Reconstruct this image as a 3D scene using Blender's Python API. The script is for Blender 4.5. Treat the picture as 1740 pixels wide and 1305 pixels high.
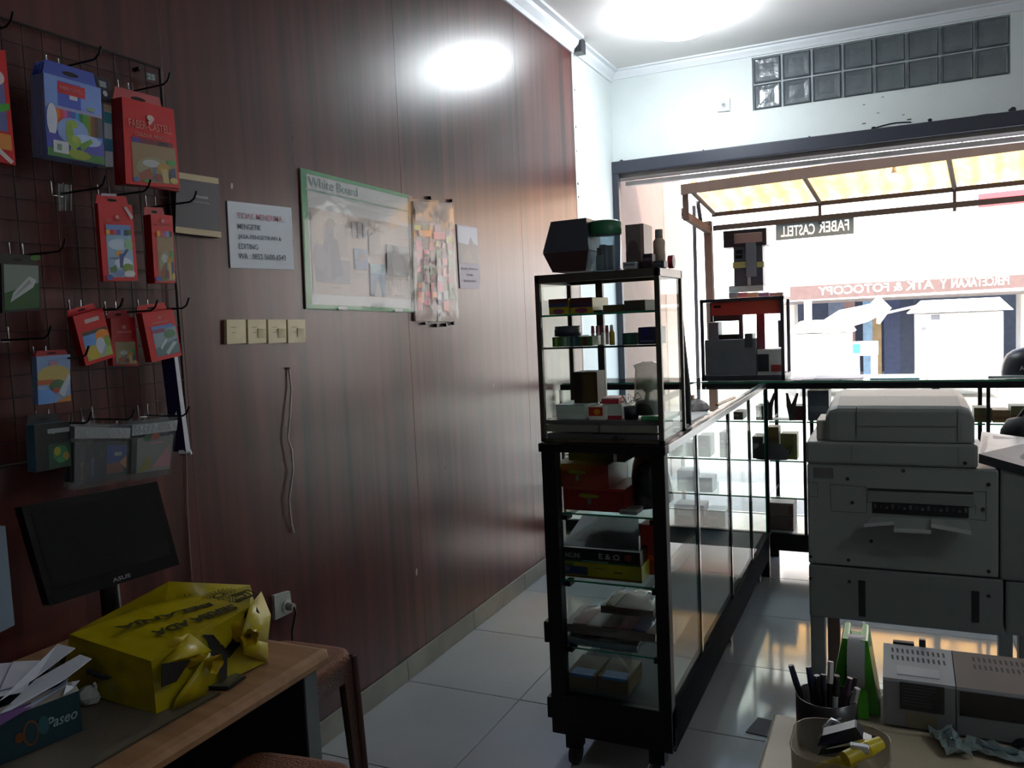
import bpy, math, random
from mathutils import Vector, Matrix
random.seed(7)
for o in list(bpy.data.objects): bpy.data.objects.remove(o)
SC = bpy.context.scene
COL = SC.collection
PI = math.pi

# ------------------------------------------------------------------ camera
F = 1393.2; CX, CY = 870.0, 652.5; EYE = Vector((0, 0, 1.48))
yaw, pitch, roll = -0.437139, -0.0775778, -0.0448455
fwd = Vector((math.sin(yaw)*math.cos(pitch), math.cos(yaw)*math.cos(pitch), math.sin(pitch)))
rt = Vector((math.cos(yaw), -math.sin(yaw), 0)); up = rt.cross(fwd)
cr, sr = math.cos(roll), math.sin(roll)
rt, up = cr*rt + sr*up, -sr*rt + cr*up
cam = bpy.data.cameras.new('camera'); camo = bpy.data.objects.new('camera', cam); COL.objects.link(camo)
camo.matrix_world = Matrix(((rt.x, up.x, -fwd.x, EYE.x), (rt.y, up.y, -fwd.y, EYE.y), (rt.z, up.z, -fwd.z, EYE.z), (0, 0, 0, 1)))
cam.sensor_fit = 'HORIZONTAL'; cam.sensor_width = 36; cam.lens = 36*F/1740
cam.clip_start = 0.02; cam.clip_end = 300
SC.camera = camo
# surveying helpers: the point where the sight line of a photo pixel meets a real plane of the room
def ray(x, y): return rt*((x-CX)/F) + up*(-(y-CY)/F) + fwd
def pX(x, y, X): d = ray(x, y); return EYE + d*((X-EYE.x)/d.x)
def pY(x, y, Y): d = ray(x, y); return EYE + d*((Y-EYE.y)/d.y)
def pZ(x, y, Z): d = ray(x, y); return EYE + d*((Z-EYE.z)/d.z)

# ------------------------------------------------------------------ light
SC.view_settings.view_transform = 'Standard'; SC.view_settings.look = 'None'
SC.view_settings.gamma = 1; SC.view_settings.use_curve_mapping = False
SC.view_settings.exposure = 0.0
w = bpy.data.worlds.new('sky'); SC.world = w; w.use_nodes = True
nt = w.node_tree; bg = nt.nodes['Background']
sky = nt.nodes.new('ShaderNodeTexSky'); sky.sky_type = 'NISHITA'; sky.sun_disc = False
sky.sun_elevation = math.radians(52); sky.sun_rotation = math.radians(150); sky.dust_density = 4.0; sky.air_density = 1.2
nt.links.new(sky.outputs[0], bg.inputs[0]); bg.inputs[1].default_value = 1.1
sun = bpy.data.lights.new('sun', 'SUN'); sun.energy = 12.0; sun.angle = math.radians(3); sun.color = (1, 0.98, 0.95)
so = bpy.data.objects.new('sun', sun); COL.objects.link(so)
so.rotation_euler = Vector((-0.35, 0.5, -1.0)).to_track_quat('-Z', 'Y').to_euler()
try:
    SC.cycles.transparent_max_bounces = 32; SC.cycles.max_bounces = 10; SC.cycles.diffuse_bounces = 5
    SC.cycles.glossy_bounces = 5; SC.cycles.caustics_reflective = False; SC.cycles.caustics_refractive = False
    SC.cycles.sample_clamp_indirect = 6.0
except Exception: pass

# ------------------------------------------------------------------ materials
def hx(s):
    s = s.lstrip('#'); v = [int(s[i:i+2], 16)/255 for i in (0, 2, 4)]
    return tuple(c/12.92 if c <= .04045 else ((c+.055)/1.055)**2.4 for c in v)
MC = {}
def M(col, rough=.5, metal=0, bump=0, bscale=60, var=.12, vscale=9, emit=0, spec=.5, trans=0, coat=0):
    key = (col, rough, metal, bump, bscale, var, vscale, emit, spec, trans, coat)
    if key in MC: return MC[key]
    c = hx(col) if isinstance(col, str) else col
    m = bpy.data.materials.new('m_%d' % len(MC)); m.use_nodes = True; n = m.node_tree.nodes; l = m.node_tree.links
    b = n['Principled BSDF']; b.inputs['Roughness'].default_value = rough; b.inputs['Metallic'].default_value = metal
    b.inputs['Specular IOR Level'].default_value = spec; b.inputs['Transmission Weight'].default_value = trans
    b.inputs['Coat Weight'].default_value = coat
    b.inputs['Base Color'].default_value = (*c, 1)
    if var or bump:
        tc = n.new('ShaderNodeTexCoord')
    if var:
        nz = n.new('ShaderNodeTexNoise'); nz.inputs['Scale'].default_value = vscale; nz.inputs['Detail'].default_value = 5
        l.new(tc.outputs['Object'], nz.inputs['Vector'])
        mp = n.new('ShaderNodeMapRange'); mp.inputs[1].default_value = .3; mp.inputs[2].default_value = .7
        mp.inputs[3].default_value = 1-var; mp.inputs[4].default_value = 1+var
        l.new(nz.outputs[0], mp.inputs[0])
        mx = n.new('ShaderNodeVectorMath'); mx.operation = 'SCALE'; mx.inputs[0].default_value = c
        l.new(mp.outputs[0], mx.inputs['Scale']); l.new(mx.outputs[0], b.inputs['Base Color'])
    if bump:
        nb = n.new('ShaderNodeTexNoise'); nb.inputs['Scale'].default_value = bscale; nb.inputs['Detail'].default_value = 4
        l.new(tc.outputs['Object'], nb.inputs['Vector'])
        bp = n.new('ShaderNodeBump'); bp.inputs['Strength'].default_value = bump; bp.inputs['Distance'].default_value = .01
        l.new(nb.outputs[0], bp.inputs['Height']); l.new(bp.outputs[0], b.inputs['Normal'])
    if emit:
        b.inputs['Emission Color'].default_value = (*c, 1); b.inputs['Emission Strength'].default_value = emit
    MC[key] = m
    return m
def glassmat(tint, refl=1.0, rough=.0, haze=0, hazecol=(.8, .8, .8), bump=.22):
    key = ('g', tint, refl, rough, haze, hazecol, bump)
    if key in MC: return MC[key]
    m = bpy.data.materials.new('glass_%d' % len(MC)); m.use_nodes = True; n = m.node_tree.nodes; l = m.node_tree.links
    n.remove(n['Principled BSDF']); out = n['Material Output']
    tr = n.new('ShaderNodeBsdfTransparent'); tr.inputs[0].default_value = (*tint, 1)
    gl = n.new('ShaderNodeBsdfGlossy'); gl.inputs['Roughness'].default_value = rough
    fr = n.new('ShaderNodeLayerWeight'); fr.inputs[0].default_value = .5
    pw_ = n.new('ShaderNodeMath'); pw_.operation = 'POWER'; pw_.inputs[1].default_value = 5; l.new(fr.outputs['Facing'], pw_.inputs[0])
    mu = n.new('ShaderNodeMath'); mu.operation = 'MULTIPLY_ADD'; mu.inputs[1].default_value = .95*refl; mu.inputs[2].default_value = .04*refl; mu.use_clamp = True; l.new(pw_.outputs[0], mu.inputs[0])
    base = tr.outputs[0]
    if haze:
        df = n.new('ShaderNodeBsdfDiffuse'); df.inputs[0].default_value = (*hazecol, 1)
        mh = n.new('ShaderNodeMixShader'); mh.inputs[0].default_value = haze
        l.new(tr.outputs[0], mh.inputs[1]); l.new(df.outputs[0], mh.inputs[2]); base = mh.outputs[0]
    mx = n.new('ShaderNodeMixShader'); l.new(mu.outputs[0], mx.inputs[0]); l.new(base, mx.inputs[1]); l.new(gl.outputs[0], mx.inputs[2])
    if rough or haze:
        tc = n.new('ShaderNodeTexCoord'); nb = n.new('ShaderNodeTexNoise'); nb.inputs['Scale'].default_value = 25
        bp = n.new('ShaderNodeBump'); bp.inputs['Strength'].default_value = bump; bp.inputs['Distance'].default_value = .02
        l.new(tc.outputs['Object'], nb.inputs['Vector']); l.new(nb.outputs[0], bp.inputs['Height']); l.new(bp.outputs[0], gl.inputs['Normal'])
    l.new(mx.outputs[0], out.inputs[0]); MC[key] = m
    return m
def woodmat(a, b, rough, sy, sz, bump=.15, spec=.5, axis='Y'):
    m = bpy.data.materials.new('wood_%d' % len(MC)); MC[('w', len(MC))] = m; m.use_nodes = True; n = m.node_tree.nodes; l = m.node_tree.links
    bs = n['Principled BSDF']; tc = n.new('ShaderNodeTexCoord'); mp = n.new('ShaderNodeMapping')
    mp.inputs['Scale'].default_value = (sy, sy, sz) if axis == 'Y' else ((sz, sy, sy) if axis == 'X' else (sy, sz, sy)); l.new(tc.outputs['Object'], mp.inputs[0])
    nz = n.new('ShaderNodeTexNoise'); nz.inputs['Scale'].default_value = 1; nz.inputs['Detail'].default_value = 6; nz.inputs['Distortion'].default_value = .4
    l.new(mp.outputs[0], nz.inputs['Vector'])
    rp = n.new('ShaderNodeValToRGB'); rp.color_ramp.elements[0].position = .32; rp.color_ramp.elements[1].position = .7
    rp.color_ramp.elements[0].color = (*hx(a), 1); rp.color_ramp.elements[1].color = (*hx(b), 1)
    l.new(nz.outputs[0], rp.inputs[0]); l.new(rp.outputs[0], bs.inputs['Base Color'])
    bs.inputs['Roughness'].default_value = rough; bs.inputs['Specular IOR Level'].default_value = spec
    m2 = n.new('ShaderNodeMapping'); m2.inputs['Scale'].default_value = (sy*.5, sy*.5, sz*.8) if axis == 'Y' else (sy, sy, sy); l.new(tc.outputs['Object'], m2.inputs[0])
    n2 = n.new('ShaderNodeTexNoise'); n2.inputs['Scale'].default_value = 1; n2.inputs['Detail'].default_value = 2; l.new(m2.outputs[0], n2.inputs['Vector'])
    bp = n.new('ShaderNodeBump'); bp.inputs['Strength'].default_value = bump; bp.inputs['Distance'].default_value = .004
    l.new(n2.outputs[0], bp.inputs['Height']); l.new(bp.outputs[0], bs.inputs['Normal'])
    return m
def sheetmat(col, trans=.6, gloss=.06):
    key = ('s', col, trans)
    if key in MC: return MC[key]
    m = bpy.data.materials.new('sheet_%d' % len(MC)); m.use_nodes = True; n = m.node_tree.nodes; l = m.node_tree.links
    n.remove(n['Principled BSDF']); out = n['Material Output']
    tc = n.new('ShaderNodeTexCoord'); nz = n.new('ShaderNodeTexNoise'); nz.inputs['Scale'].default_value = 2.5; nz.inputs['Detail'].default_value = 4
    l.new(tc.outputs['Object'], nz.inputs['Vector'])
    rp = n.new('ShaderNodeValToRGB'); c = hx(col)
    rp.color_ramp.elements[0].position = .3; rp.color_ramp.elements[0].color = (c[0]*.72, c[1]*.66, c[2]*.6, 1)
    rp.color_ramp.elements[1].position = .65; rp.color_ramp.elements[1].color = (*c, 1); l.new(nz.outputs[0], rp.inputs[0])
    df = n.new('ShaderNodeBsdfDiffuse'); tl = n.new('ShaderNodeBsdfTranslucent'); gl = n.new('ShaderNodeBsdfGlossy'); gl.inputs['Roughness'].default_value = .25
    l.new(rp.outputs[0], df.inputs[0]); l.new(rp.outputs[0], tl.inputs[0])
    a = n.new('ShaderNodeMixShader'); a.inputs[0].default_value = trans; l.new(df.outputs[0], a.inputs[1]); l.new(tl.outputs[0], a.inputs[2])
    b = n.new('ShaderNodeMixShader'); b.inputs[0].default_value = gloss; l.new(a.outputs[0], b.inputs[1]); l.new(gl.outputs[0], b.inputs[2])
    l.new(b.outputs[0], out.inputs[0]); MC[key] = m
    return m

# ------------------------------------------------------------------ mesh helpers (all shapes are given in world metres)
class MB:
    def __init__(s): s.v = []; s.f = []; s.m = []; s.sm = []; s.mats = []; s.T = None
    def mi(s, mat):
        if mat not in s.mats: s.mats.append(mat)
        return s.mats.index(mat)
    def add(s, vs, fs, mat, smooth=False):
        k = len(s.v)
        for p in vs:
            p = Vector(p); s.v.append(s.T @ p if s.T else p)
        i = s.mi(mat)
        for f in fs: s.f.append([k+j for j in f]); s.m.append(i); s.sm.append(smooth)
        return s
    def box(s, a, b, mat, ends=None, R=None):
        x0, x1 = sorted((a[0], b[0])); y0, y1 = sorted((a[1], b[1])); z0, z1 = sorted((a[2], b[2]))
        vs = [(x0,y0,z0),(x1,y0,z0),(x1,y1,z0),(x0,y1,z0),(x0,y0,z1),(x1,y0,z1),(x1,y1,z1),(x0,y1,z1)]
        if R is not None:
            c = Vector(((x0+x1)/2, (y0+y1)/2, (z0+z1)/2)); vs = [c + R @ (Vector(p)-c) for p in vs]
        fs = [(0,3,2,1),(4,5,6,7),(0,1,5,4),(2,3,7,6),(1,2,6,5),(3,0,4,7)]
        s.add(vs, fs, mat)
        if ends is not None:                     # {face index: other material}
            for k, mt in ends.items(): s.m[len(s.m)-6+k] = s.mi(mt)
        return s
    def hexa(s, q, vec, mat, side=None):          # quad q (counter-clockwise seen from its front) pushed back along vec
        q = [Vector(p) for p in q]; vec = Vector(vec); b = [p+vec for p in q]; n = len(q)
        s.add(q, [tuple(range(n))], mat)
        s.add(q+b, [(i, i+n, (i+1) % n + n, (i+1) % n) for i in range(n)], side or mat)
        s.add(b, [tuple(reversed(range(n)))], side or mat); return s
    def cyl(s, p0, p1, r0, mat, r1=None, n=14, caps=True, capmat=None):
        p0, p1 = Vector(p0), Vector(p1); r1 = r0 if r1 is None else r1
        d = (p1-p0).normalized(); a = d.orthogonal().normalized(); b = d.cross(a)
        ring = lambda c, r: [c + (a*math.cos(2*PI*i/n) + b*math.sin(2*PI*i/n))*r for i in range(n)]
        A, B = ring(p0, r0), ring(p1, r1)
        s.add(A+B, [(i, (i+1) % n, (i+1) % n+n, i+n) for i in range(n)], mat, True)
        if caps: s.add(A, [tuple(reversed(range(n)))], capmat or mat); s.add(B, [tuple(range(n))], capmat or mat)
        return s
    def tube(s, pts, r, mat, n=6):
        pts = [Vector(p) for p in pts]; rings = []; a = None
        for i, p in enumerate(pts):
            d = (pts[min(i+1, len(pts)-1)] - pts[max(i-1, 0)]).normalized()
            a = (d.orthogonal() if a is None else a - d*a.dot(d)).normalized(); b = d.cross(a)
            rr = r[i] if isinstance(r, (list, tuple)) else r
            rings += [p + (a*math.cos(2*PI*k/n) + b*math.sin(2*PI*k/n))*rr for k in range(n)]
        fs = [(i*n+k, i*n+(k+1) % n, (i+1)*n+(k+1) % n, (i+1)*n+k) for i in range(len(pts)-1) for k in range(n)]
        s.add(rings, fs, mat, True)
        s.add(rings[:n], [tuple(reversed(range(n)))], mat); s.add(rings[-n:], [tuple(range(n))], mat); return s
    def lathe(s, c, prof, mat, n=24, smooth=True):
        c = Vector(c)
        vs = [c + Vector((r*math.cos(2*PI*k/n), r*math.sin(2*PI*k/n), z)) for r, z in prof for k in range(n)]
        fs = [(i*n+k, i*n+(k+1) % n, (i+1)*n+(k+1) % n, (i+1)*n+k) for i in range(len(prof)-1) for k in range(n)]
        s.add(vs, fs, mat, smooth); return s
    def grid(s, P, mat, smooth=True):             # P[i][j] points
        n, k = len(P), len(P[0]); vs = [p for r in P for p in r]
        s.add(vs, [(i*k+j, (i+1)*k+j, (i+1)*k+j+1, i*k+j+1) for i in range(n-1) for j in range(k-1)], mat, smooth); return s
    def build(s, name, parent=None, bevel=0, kind=None, thick=0, sub=0):
        me = bpy.data.meshes.new(name); off = Vector((0, 0, 0)); p = parent
        while p is not None: off += p.location; p = p.parent
        me.from_pydata([v-off for v in s.v], [], s.f)
        for m in s.mats: me.materials.append(m)
        me.polygons.foreach_set('material_index', s.m); me.polygons.foreach_set('use_smooth', s.sm); me.update()
        o = bpy.data.objects.new(name, me); COL.objects.link(o); o.parent = parent
        if bevel:
            b = o.modifiers.new('bevel', 'BEVEL'); b.width = bevel; b.segments = 2; b.limit_method = 'ANGLE'; b.angle_limit = .6
        if thick:
            t = o.modifiers.new('thick', 'SOLIDIFY'); t.thickness = thick; t.offset = 0
        if sub:
            t = o.modifiers.new('sub', 'SUBSURF'); t.levels = sub; t.render_levels = sub
        if kind: o['kind'] = kind
        return o
def tag(o, label, cat, group=None):
    o['label'] = label; o['category'] = cat
    if group: o['group'] = group
    return o
def thing(name, label, cat, loc=(0, 0, 0), group=None):
    o = bpy.data.objects.new(name, None); COL.objects.link(o); o.location = loc; o.empty_display_size = .05
    return tag(o, label, cat, group)
def bx(name, a, b, mat, parent=None, bevel=0, kind=None, ends=None): return MB().box(a, b, mat, ends).build(name, parent, bevel, kind)
def text(name, s, parent, o, u, v, mat, w=None, h=None, bold=.012, depth=.0004, mirror=False, shear=0):
    """flat lettering: o = lower-left corner, u / v = unit directions, fitted to w x h metres"""
    cu = bpy.data.curves.new('t', 'FONT'); cu.body = s; cu.offset = bold; cu.extrude = .01; cu.resolution_u = 3; cu.shear = shear
    t = bpy.data.objects.new('t', cu); COL.objects.link(t)
    dg = bpy.context.evaluated_depsgraph_get(); me = bpy.data.meshes.new_from_object(t.evaluated_get(dg))
    bpy.data.objects.remove(t); bpy.data.curves.remove(cu)
    xs = [q.co.x for q in me.vertices]; ys = [q.co.y for q in me.vertices]
    x0, x1, y0, y1 = min(xs), max(xs), min(ys), max(ys)
    u, v, o = Vector(u).normalized(), Vector(v).normalized(), Vector(o); n = u.cross(v)
    if mirror: n = n
    kx = w/(x1-x0) if w else None; ky = h/(y1-y0) if h else None; kx = kx or ky; ky = ky or kx
    off = Vector((0, 0, 0)); p = parent
    while p is not None: off += p.location; p = p.parent
    for q in me.vertices:
        x = (q.co.x-x0)*kx
        if mirror: x = (x1-x0)*kx - x
        q.co = o + u*x + v*((q.co.y-y0)*ky) + n*(depth*(q.co.z*100*.5+.6)) - off
    if mirror: me.flip_normals()
    me.materials.clear(); me.materials.append(mat)
    ob = bpy.data.objects.new(name, me); COL.objects.link(ob); ob.parent = parent
    return ob
def lerp2(q, u, v):                               # quad q = tl, tr, br, bl ; u right, v down
    t = q[0].lerp(q[1], u); b = q[3].lerp(q[2], u); return t.lerp(b, v)
def art(name, parent, q, shapes, n, eps=.0006):
    """printed picture: flat coloured shapes laid on quad q (tl,tr,br,bl), n = outward normal"""
    mb = MB(); n = Vector(n).normalized(); q = [Vector(p) for p in q]
    for k, (kind, *a) in enumerate(shapes):
        col = a[-1]; mat = col if not isinstance(col, str) else M(col, .4, var=.05)
        if kind == 'r': u0, v0, u1, v1 = a[:4]; pts = [(u0, v1), (u1, v1), (u1, v0), (u0, v0)]
        elif kind == 'e':
            u, v, ru, rv = a[:4]; pts = [(u+ru*math.cos(t*PI/7), v-rv*math.sin(t*PI/7)) for t in range(14)]
        else: pts = a[0]
        pts = [lerp2(q, *p) + n*(eps*(1+k*.35)) for p in pts]
        nn = sum(((pts[i]).cross(pts[(i+1) % len(pts)]) for i in range(len(pts))), Vector())
        if nn.dot(n) < 0: pts.reverse()
        mb.add(pts, [tuple(range(len(pts)))], mat)
    return mb.build(name, parent)
BLACK = M('#14161c', .35); DARK = M('#22252d', .45); GREYM = M('#8d8f92', .3, 1); WHITE = M('#e8e8e6', .5)
CHROME = M('#b8bcc2', .2, 1); ALU = M('#3a3a3c', .35, .8)
GLASS = glassmat((.95, .98, .965), .32); GEDGE = M('#1f8f6a', .15, coat=.5); TAPE = glassmat((.9, .92, .93), 2.0, .1, .15)
# ------------------------------------------------------------------ the room
XW = -1.855; YB = 5.95
PLASTER = M('#dde4e3', .6, bump=.12, bscale=14, var=.05, vscale=3)
WOOD = woodmat('#2f1714', '#5c2f2b', .3, 17, .55, .2, .5)
TILE = M('#929496', .1, var=.06, vscale=2.2, spec=.6); GROUT = M('#6f6c68', .8)
fl = bx('floor', (-1.87, -2, -.06), (2.3, 6.1, -.004), GROUT, kind='structure')
xs = [-1.87+.0] + [-1.338+.6*k for k in range(7)]; ys = [-2.0+.6*k for k in range(14)] + [6.1]
tcache = {}
for i in range(len(xs)-1):
    for j in range(len(ys)-1):
        x0, x1, y0, y1 = xs[i]+.0018, xs[i+1]-.0018, ys[j]+.0018, ys[j+1]-.0018
        key = (round(x1-x0, 3), round(y1-y0, 3))
        if key not in tcache:
            hw, hd = (x1-x0)/2, (y1-y0)/2; c = .0015; mb = MB()
            b = [(-hw, -hd), (hw, -hd), (hw, hd), (-hw, hd)]; t = [(-hw+c, -hd+c), (hw-c, -hd+c), (hw-c, hd-c), (-hw+c, hd-c)]
            mb.add([(*p, -.006) for p in b]+[(*p, -.0012) for p in b]+[(*p, 0) for p in t],
                   [(i, (i+1) % 4, (i+1) % 4+4, i+4) for i in range(4)]+[(i+4, (i+1) % 4+4, (i+1) % 4+8, i+8) for i in range(4)]+[(8, 9, 10, 11)], TILE)
            o = mb.build('tile', fl); tcache[key] = o.data
        else:
            o = bpy.data.objects.new('tile', tcache[key]); COL.objects.link(o); o.parent = fl
        o.location = ((x0+x1)/2, (y0+y1)/2, random.uniform(-.0004, .0003))
wl = bx('wall_left', (-2.05, -2, 0), (-1.87, 6.1, 3.3), PLASTER, kind='structure')
seams = [-2.0, -.69, .53, 1.749, 2.968, 4.187, 5.085]
for a, b in zip(seams, seams[1:]): bx('panel', (-1.8699, a+.0005, .09), (XW, b-.0005, 3.2), WOOD, wl, .0008)
SK = M('#7d7a70', .35, var=.18, vscale=5)
bl = bx('baseboard_left', (-1.8699, -2, .0), (-1.851, 5.085, .09), M('#4d4840', .8), kind='structure')
for k in range(12):
    a, b = -2.0+.6*k, min(-2.0+.6*(k+1), 5.085)
    bx('tile', (-1.852, a+.0015, .0015), (-1.8455, b-.0015, .0905), SK, bl, .001)
mb = MB()
gx0, gx1, gz0, gz1 = -.862, .658, 2.838, 3.19
mb.box((-1.87, YB, 2.52), (gx0, 6.1, 3.3), PLASTER); mb.box((gx1, YB, 2.52), (2.4, 6.1, 3.3), PLASTER)
mb.box((gx0, YB, 2.52), (gx1, 6.1, gz0), PLASTER); mb.box((gx0, YB, gz1), (gx1, 6.1, 3.3), PLASTER)
mb.box((1.75, YB, 0), (2.4, 6.1, 2.52), PLASTER)
wb = mb.build('wall_back', kind='structure')
bx('wall_right', (2.3, -2, 0), (2.45, 6.1, 3.3), M('#cfcdc8', .7), kind='structure')
bx('wall_front', (-2.05, -2.15, 0), (2.45, -2, 3.3), M('#b5b2ae', .7), kind='structure')
bx('ceiling', (-2.05, -2.1, 3.262), (2.45, 6.1, 3.36), M('#e6e3df', .8, var=.04, vscale=2), kind='structure')
# cornices
def cornice(name, p0, p1, inw, h, d):
    p0, p1, inw = Vector(p0), Vector(p1), Vector(inw)
    prof = [(0, 0), (.012, 0), (.018, h*.25), (d*.55, h*.55), (d*.62, h*.78), (d, h*.82), (d, h), (0, h)]
    mb = MB(); A = [p0 + inw*a + Vector((0, 0, b)) for a, b in prof]; B = [p1 + inw*a + Vector((0, 0, b)) for a, b in prof]; n = len(prof)
    mb.add(A+B, [(i, (i+1) % n, (i+1) % n+n, i+n) for i in range(n)]+[tuple(reversed(range(n))), tuple(range(n, 2*n))], M('#e3e7ea', .5, var=.03))
    return mb.build(name, kind='structure')
cornice('trim_1', (XW, -2, 3.166), (XW, 5.1, 3.166), (1, 0, 0), .096, .085)
cornice('trim_2', (-1.87, 5.19, 3.185), (-1.87, YB, 3.185), (1, 0, 0), .077, .07)
cornice('trim_3', (-1.87, YB, 3.2), (2.3, YB, 3.2), (0, -1, 0), .062, .055)
bx('trim_4', (-1.8699, 5.0875, .0), (-1.853, 5.125, 3.19), M('#e9eded', .6, bump=.3, bscale=30), kind='structure')     # white strip at the end of the panelling
mb = MB()
for k in range(5): z_ = 2.2+.17*k+random.uniform(-.06, .06); mb.box((-1.853, 5.113+random.uniform(-.01, .004), z_), (-1.8515, 5.125, z_+random.uniform(.008, .022)), DARK)
mb.box((-1.85, 5.1, 3.17), (-1.79, 5.185, 3.255), BLACK); mb.build('trim_5', kind='structure')    # dark hole between the cornices
# dark steel frame of the shop opening
STEEL = M('#2e323d', .42, var=.1)
dr = bx('door_1', (-1.88, 5.9, 2.516), (1.76, 5.952, 2.607), STEEL, None, .008, 'structure')
bx('post', (-1.8695, 5.9, 0), (-1.822, 5.952, 2.516), STEEL, dr, .003); bx('post', (1.7, 5.9, 0), (1.7495, 5.952, 2.516), STEEL, dr, .003)
bx('channel', (-1.83, 6.1, 2.452), (1.76, 6.15, 2.486), M('#f2ebe8', .35), dr, .003, None)
bx('lintel', (-1.87, 5.953, 2.49), (1.76, 6.1, 2.519), M('#8b8480', .7), dr)
mb = MB()
for (x, y) in ((1055, 275), (1195, 256), (1375, 234), (1485, 218), (1580, 205), (1720, 186)):
    p = pY(x, y, 5.949); r = random.uniform(.012, .022)
    mb.add([p+Vector((r*math.cos(t*PI/4)*random.uniform(.5, 1.4), 0, r*.8*math.sin(t*PI/4)*random.uniform(.5, 1.3))) for t in range(8)], [tuple(range(7, -1, -1))], BLACK)
for (x, y) in ((1468, 178), (1492, 192), (1535, 195), (1545, 203), (1468, 210), (1500, 165)):
    p = pY(x, y, 5.949); r = random.uniform(.005, .01)
    mb.add([p+Vector((r*math.cos(t*PI/3)*1.5, 0, r*.7*math.sin(t*PI/3+t)))for t in range(6)], [tuple(range(5, -1, -1))], M('#60656a', .8))
for o_, y_ in ((1488, 217), (1640, 203)):
    mb.tube([pY(o_+t*12, y_-t*1.9-3*math.sin(t/5*PI), 5.946) for t in range(6)], .004, BLACK, 5)
mb.build('chipped_plaster', wb)
# glass block window
wn = MB()
MORT = M('#c8cfd4', .6)
wn.box((gx0, 5.97, gz0), (gx1, 6.06, gz1), MORT); wn = wn.build('window_1', kind='structure')
GB = M('#5c6468', .18, bump=.6, bscale=16, var=.25, vscale=4, spec=.6, coat=.3)
pw = (gx1-gx0)/8; ph = (gz1-gz0)/2; me = None
for i in range(8):
    for j in range(2):
        cx, cz = gx0+pw*(i+.5), gz0+ph*(j+.5)
        if me is None:
            mb = MB(); hw, hh = pw/2-.008, ph/2-.006
            rings = [(1, .0), (1, -.012), (.93, -.02), (.86, -.014), (.55, -.011), (.2, -.012)]
            P = []
            for s_, d in rings:
                P.append([(sx*hw*s_, d, sz*hh*s_) for sx, sz in ((-1, -1), (1, -1), (1, 1), (-1, 1), (-1, -1))])
            mb.grid(P, GB, False); mb.add(P[-1][:4], [(0, 1, 2, 3)], GB)
            o = mb.build('glass_block', wn); me = o.data
        else:
            o = bpy.data.objects.new('glass_block', me); COL.objects.link(o); o.parent = wn
        o.location = (cx, 5.97, cz)
# ceiling lamp
lp = thing('ceiling_lamp', 'lit white lamp on the ceiling near the shop opening', 'lamp', (-1.13, 5.0, 3.26))
MB().lathe((-1.13, 5.0, 3.18), [(.0, .082), (.05, .082), (.05, .05), (.03, .02), (.03, 0)], WHITE).build('fitting', lp)
MB().lathe((-1.13, 5.0, 3.2), [(.03, .0), (.12, -.006), (.17, -.025), (.175, -.04), (.15, -.065), (.08, -.085), (0, -.09)], M((.88, .95, 1), .5, var=0, emit=92)).build('dome', lp)

# ------------------------------------------------------------------ outside
bx('terrace', (-14, 6.1, -.12), (16, 13.0, -.02), M('#8f9294', .5, var=.1), kind='structure')
bx('street', (-40, 13.0, -.3), (40, 60, -.1), M('#8c8882', .8, var=.1), kind='structure')
ws = bx('wall_terrace', (-2.05, 6.1, -.02), (-1.87, 7.36, 3.5), M('#866f63', .7, var=.06), kind='structure')
bx('pillar', (-2.1, 7.375, -.02), (-1.86, 8.05, 3.5), M('#8f7c72', .7, var=.06), ws)
YN, YF = 11.0, 12.4
RAFT = M('#2a2826', .7, spec=.2); BEAMW = M('#241a14', .8, spec=.2); POSTW = M('#2e2019', .8, spec=.2); STEELD = M('#18171b', .7, spec=.2)
aw = thing('awning', 'yellow corrugated plastic awning on steel rafters outside the shop opening', 'awning', (0, 11.5, 0))
NL, NR = pY(1172, 318, YN), pY(1740, 244, YN); FL_, FR_ = pY(1214, 360, YF), pY(1740, 303, YF)
def awp(u, v):                                   # u 0..1.5 along X, v 0..1 outward
    a = NL.lerp(NR, u); b = FL_.lerp(FR_, u); return a.lerp(b, v)
SH = sheetmat('#ffc06c', .8)
cuts = [0, .374, .80, 1.22, 1.6]
for a, b in zip(cuts, cuts[1:]):
    n = int((b-a)*110); P = []
    for i in range(n+1):
        u = a+(b-a)*i/n
        P.append([awp(u, v)+Vector((0, 0,   .04+.036*math.sin(u*2*PI*15))) for v in (-.02, .5, 1.08)])
    MB().grid(P, SH).build('sheet', aw)
for u in cuts:
    MB().cyl(awp(u, -.05)-Vector((0, 0, .03)), awp(u, 1.05)-Vector((0, 0, .03)), .03, RAFT, n=8).build('rafter', aw)
def bar(name, a, b, w, h, mat, par):
    a, b = Vector(a), Vector(b); d = (b-a).normalized(); s_ = d.cross(Vector((0, 0, 1)))
    if s_.length < .2: s_ = Vector((1, 0, 0))
    s_.normalize(); u_ = s_.cross(d); q = [a+s_*w/2+u_*h/2, a-s_*w/2+u_*h/2, a-s_*w/2-u_*h/2, a+s_*w/2-u_*h/2]
    return MB().hexa(q, b-a, mat).build(name, par)
bar('beam', pY(1072, 334, YN-.1), pY(2100, 196, YN-.1), .06, .13, BEAMW, aw)
bar('beam', pY(1210, 365, YF), pY(2100, 272, YF), .05, .06, STEELD, aw)
bar('beam', pY(1212, 388, YF), pY(2100, 302, YF), .05, .075, STEELD, aw)
p = pY(1088, 348, YN-.1); mb = MB()
for k in range(9):
    a_ = p + Vector((random.uniform(-.1, .3), 0, random.uniform(-.0, .06)))
    mb.tube([a_, a_+Vector((random.uniform(-.05, .05), 0, -.1)), a_+Vector((random.uniform(-.1, .1), 0, -.22-random.random()*.2))], [.02, .014, .005], BEAMW, 5)
mb.build('frayed_end', aw)
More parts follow.
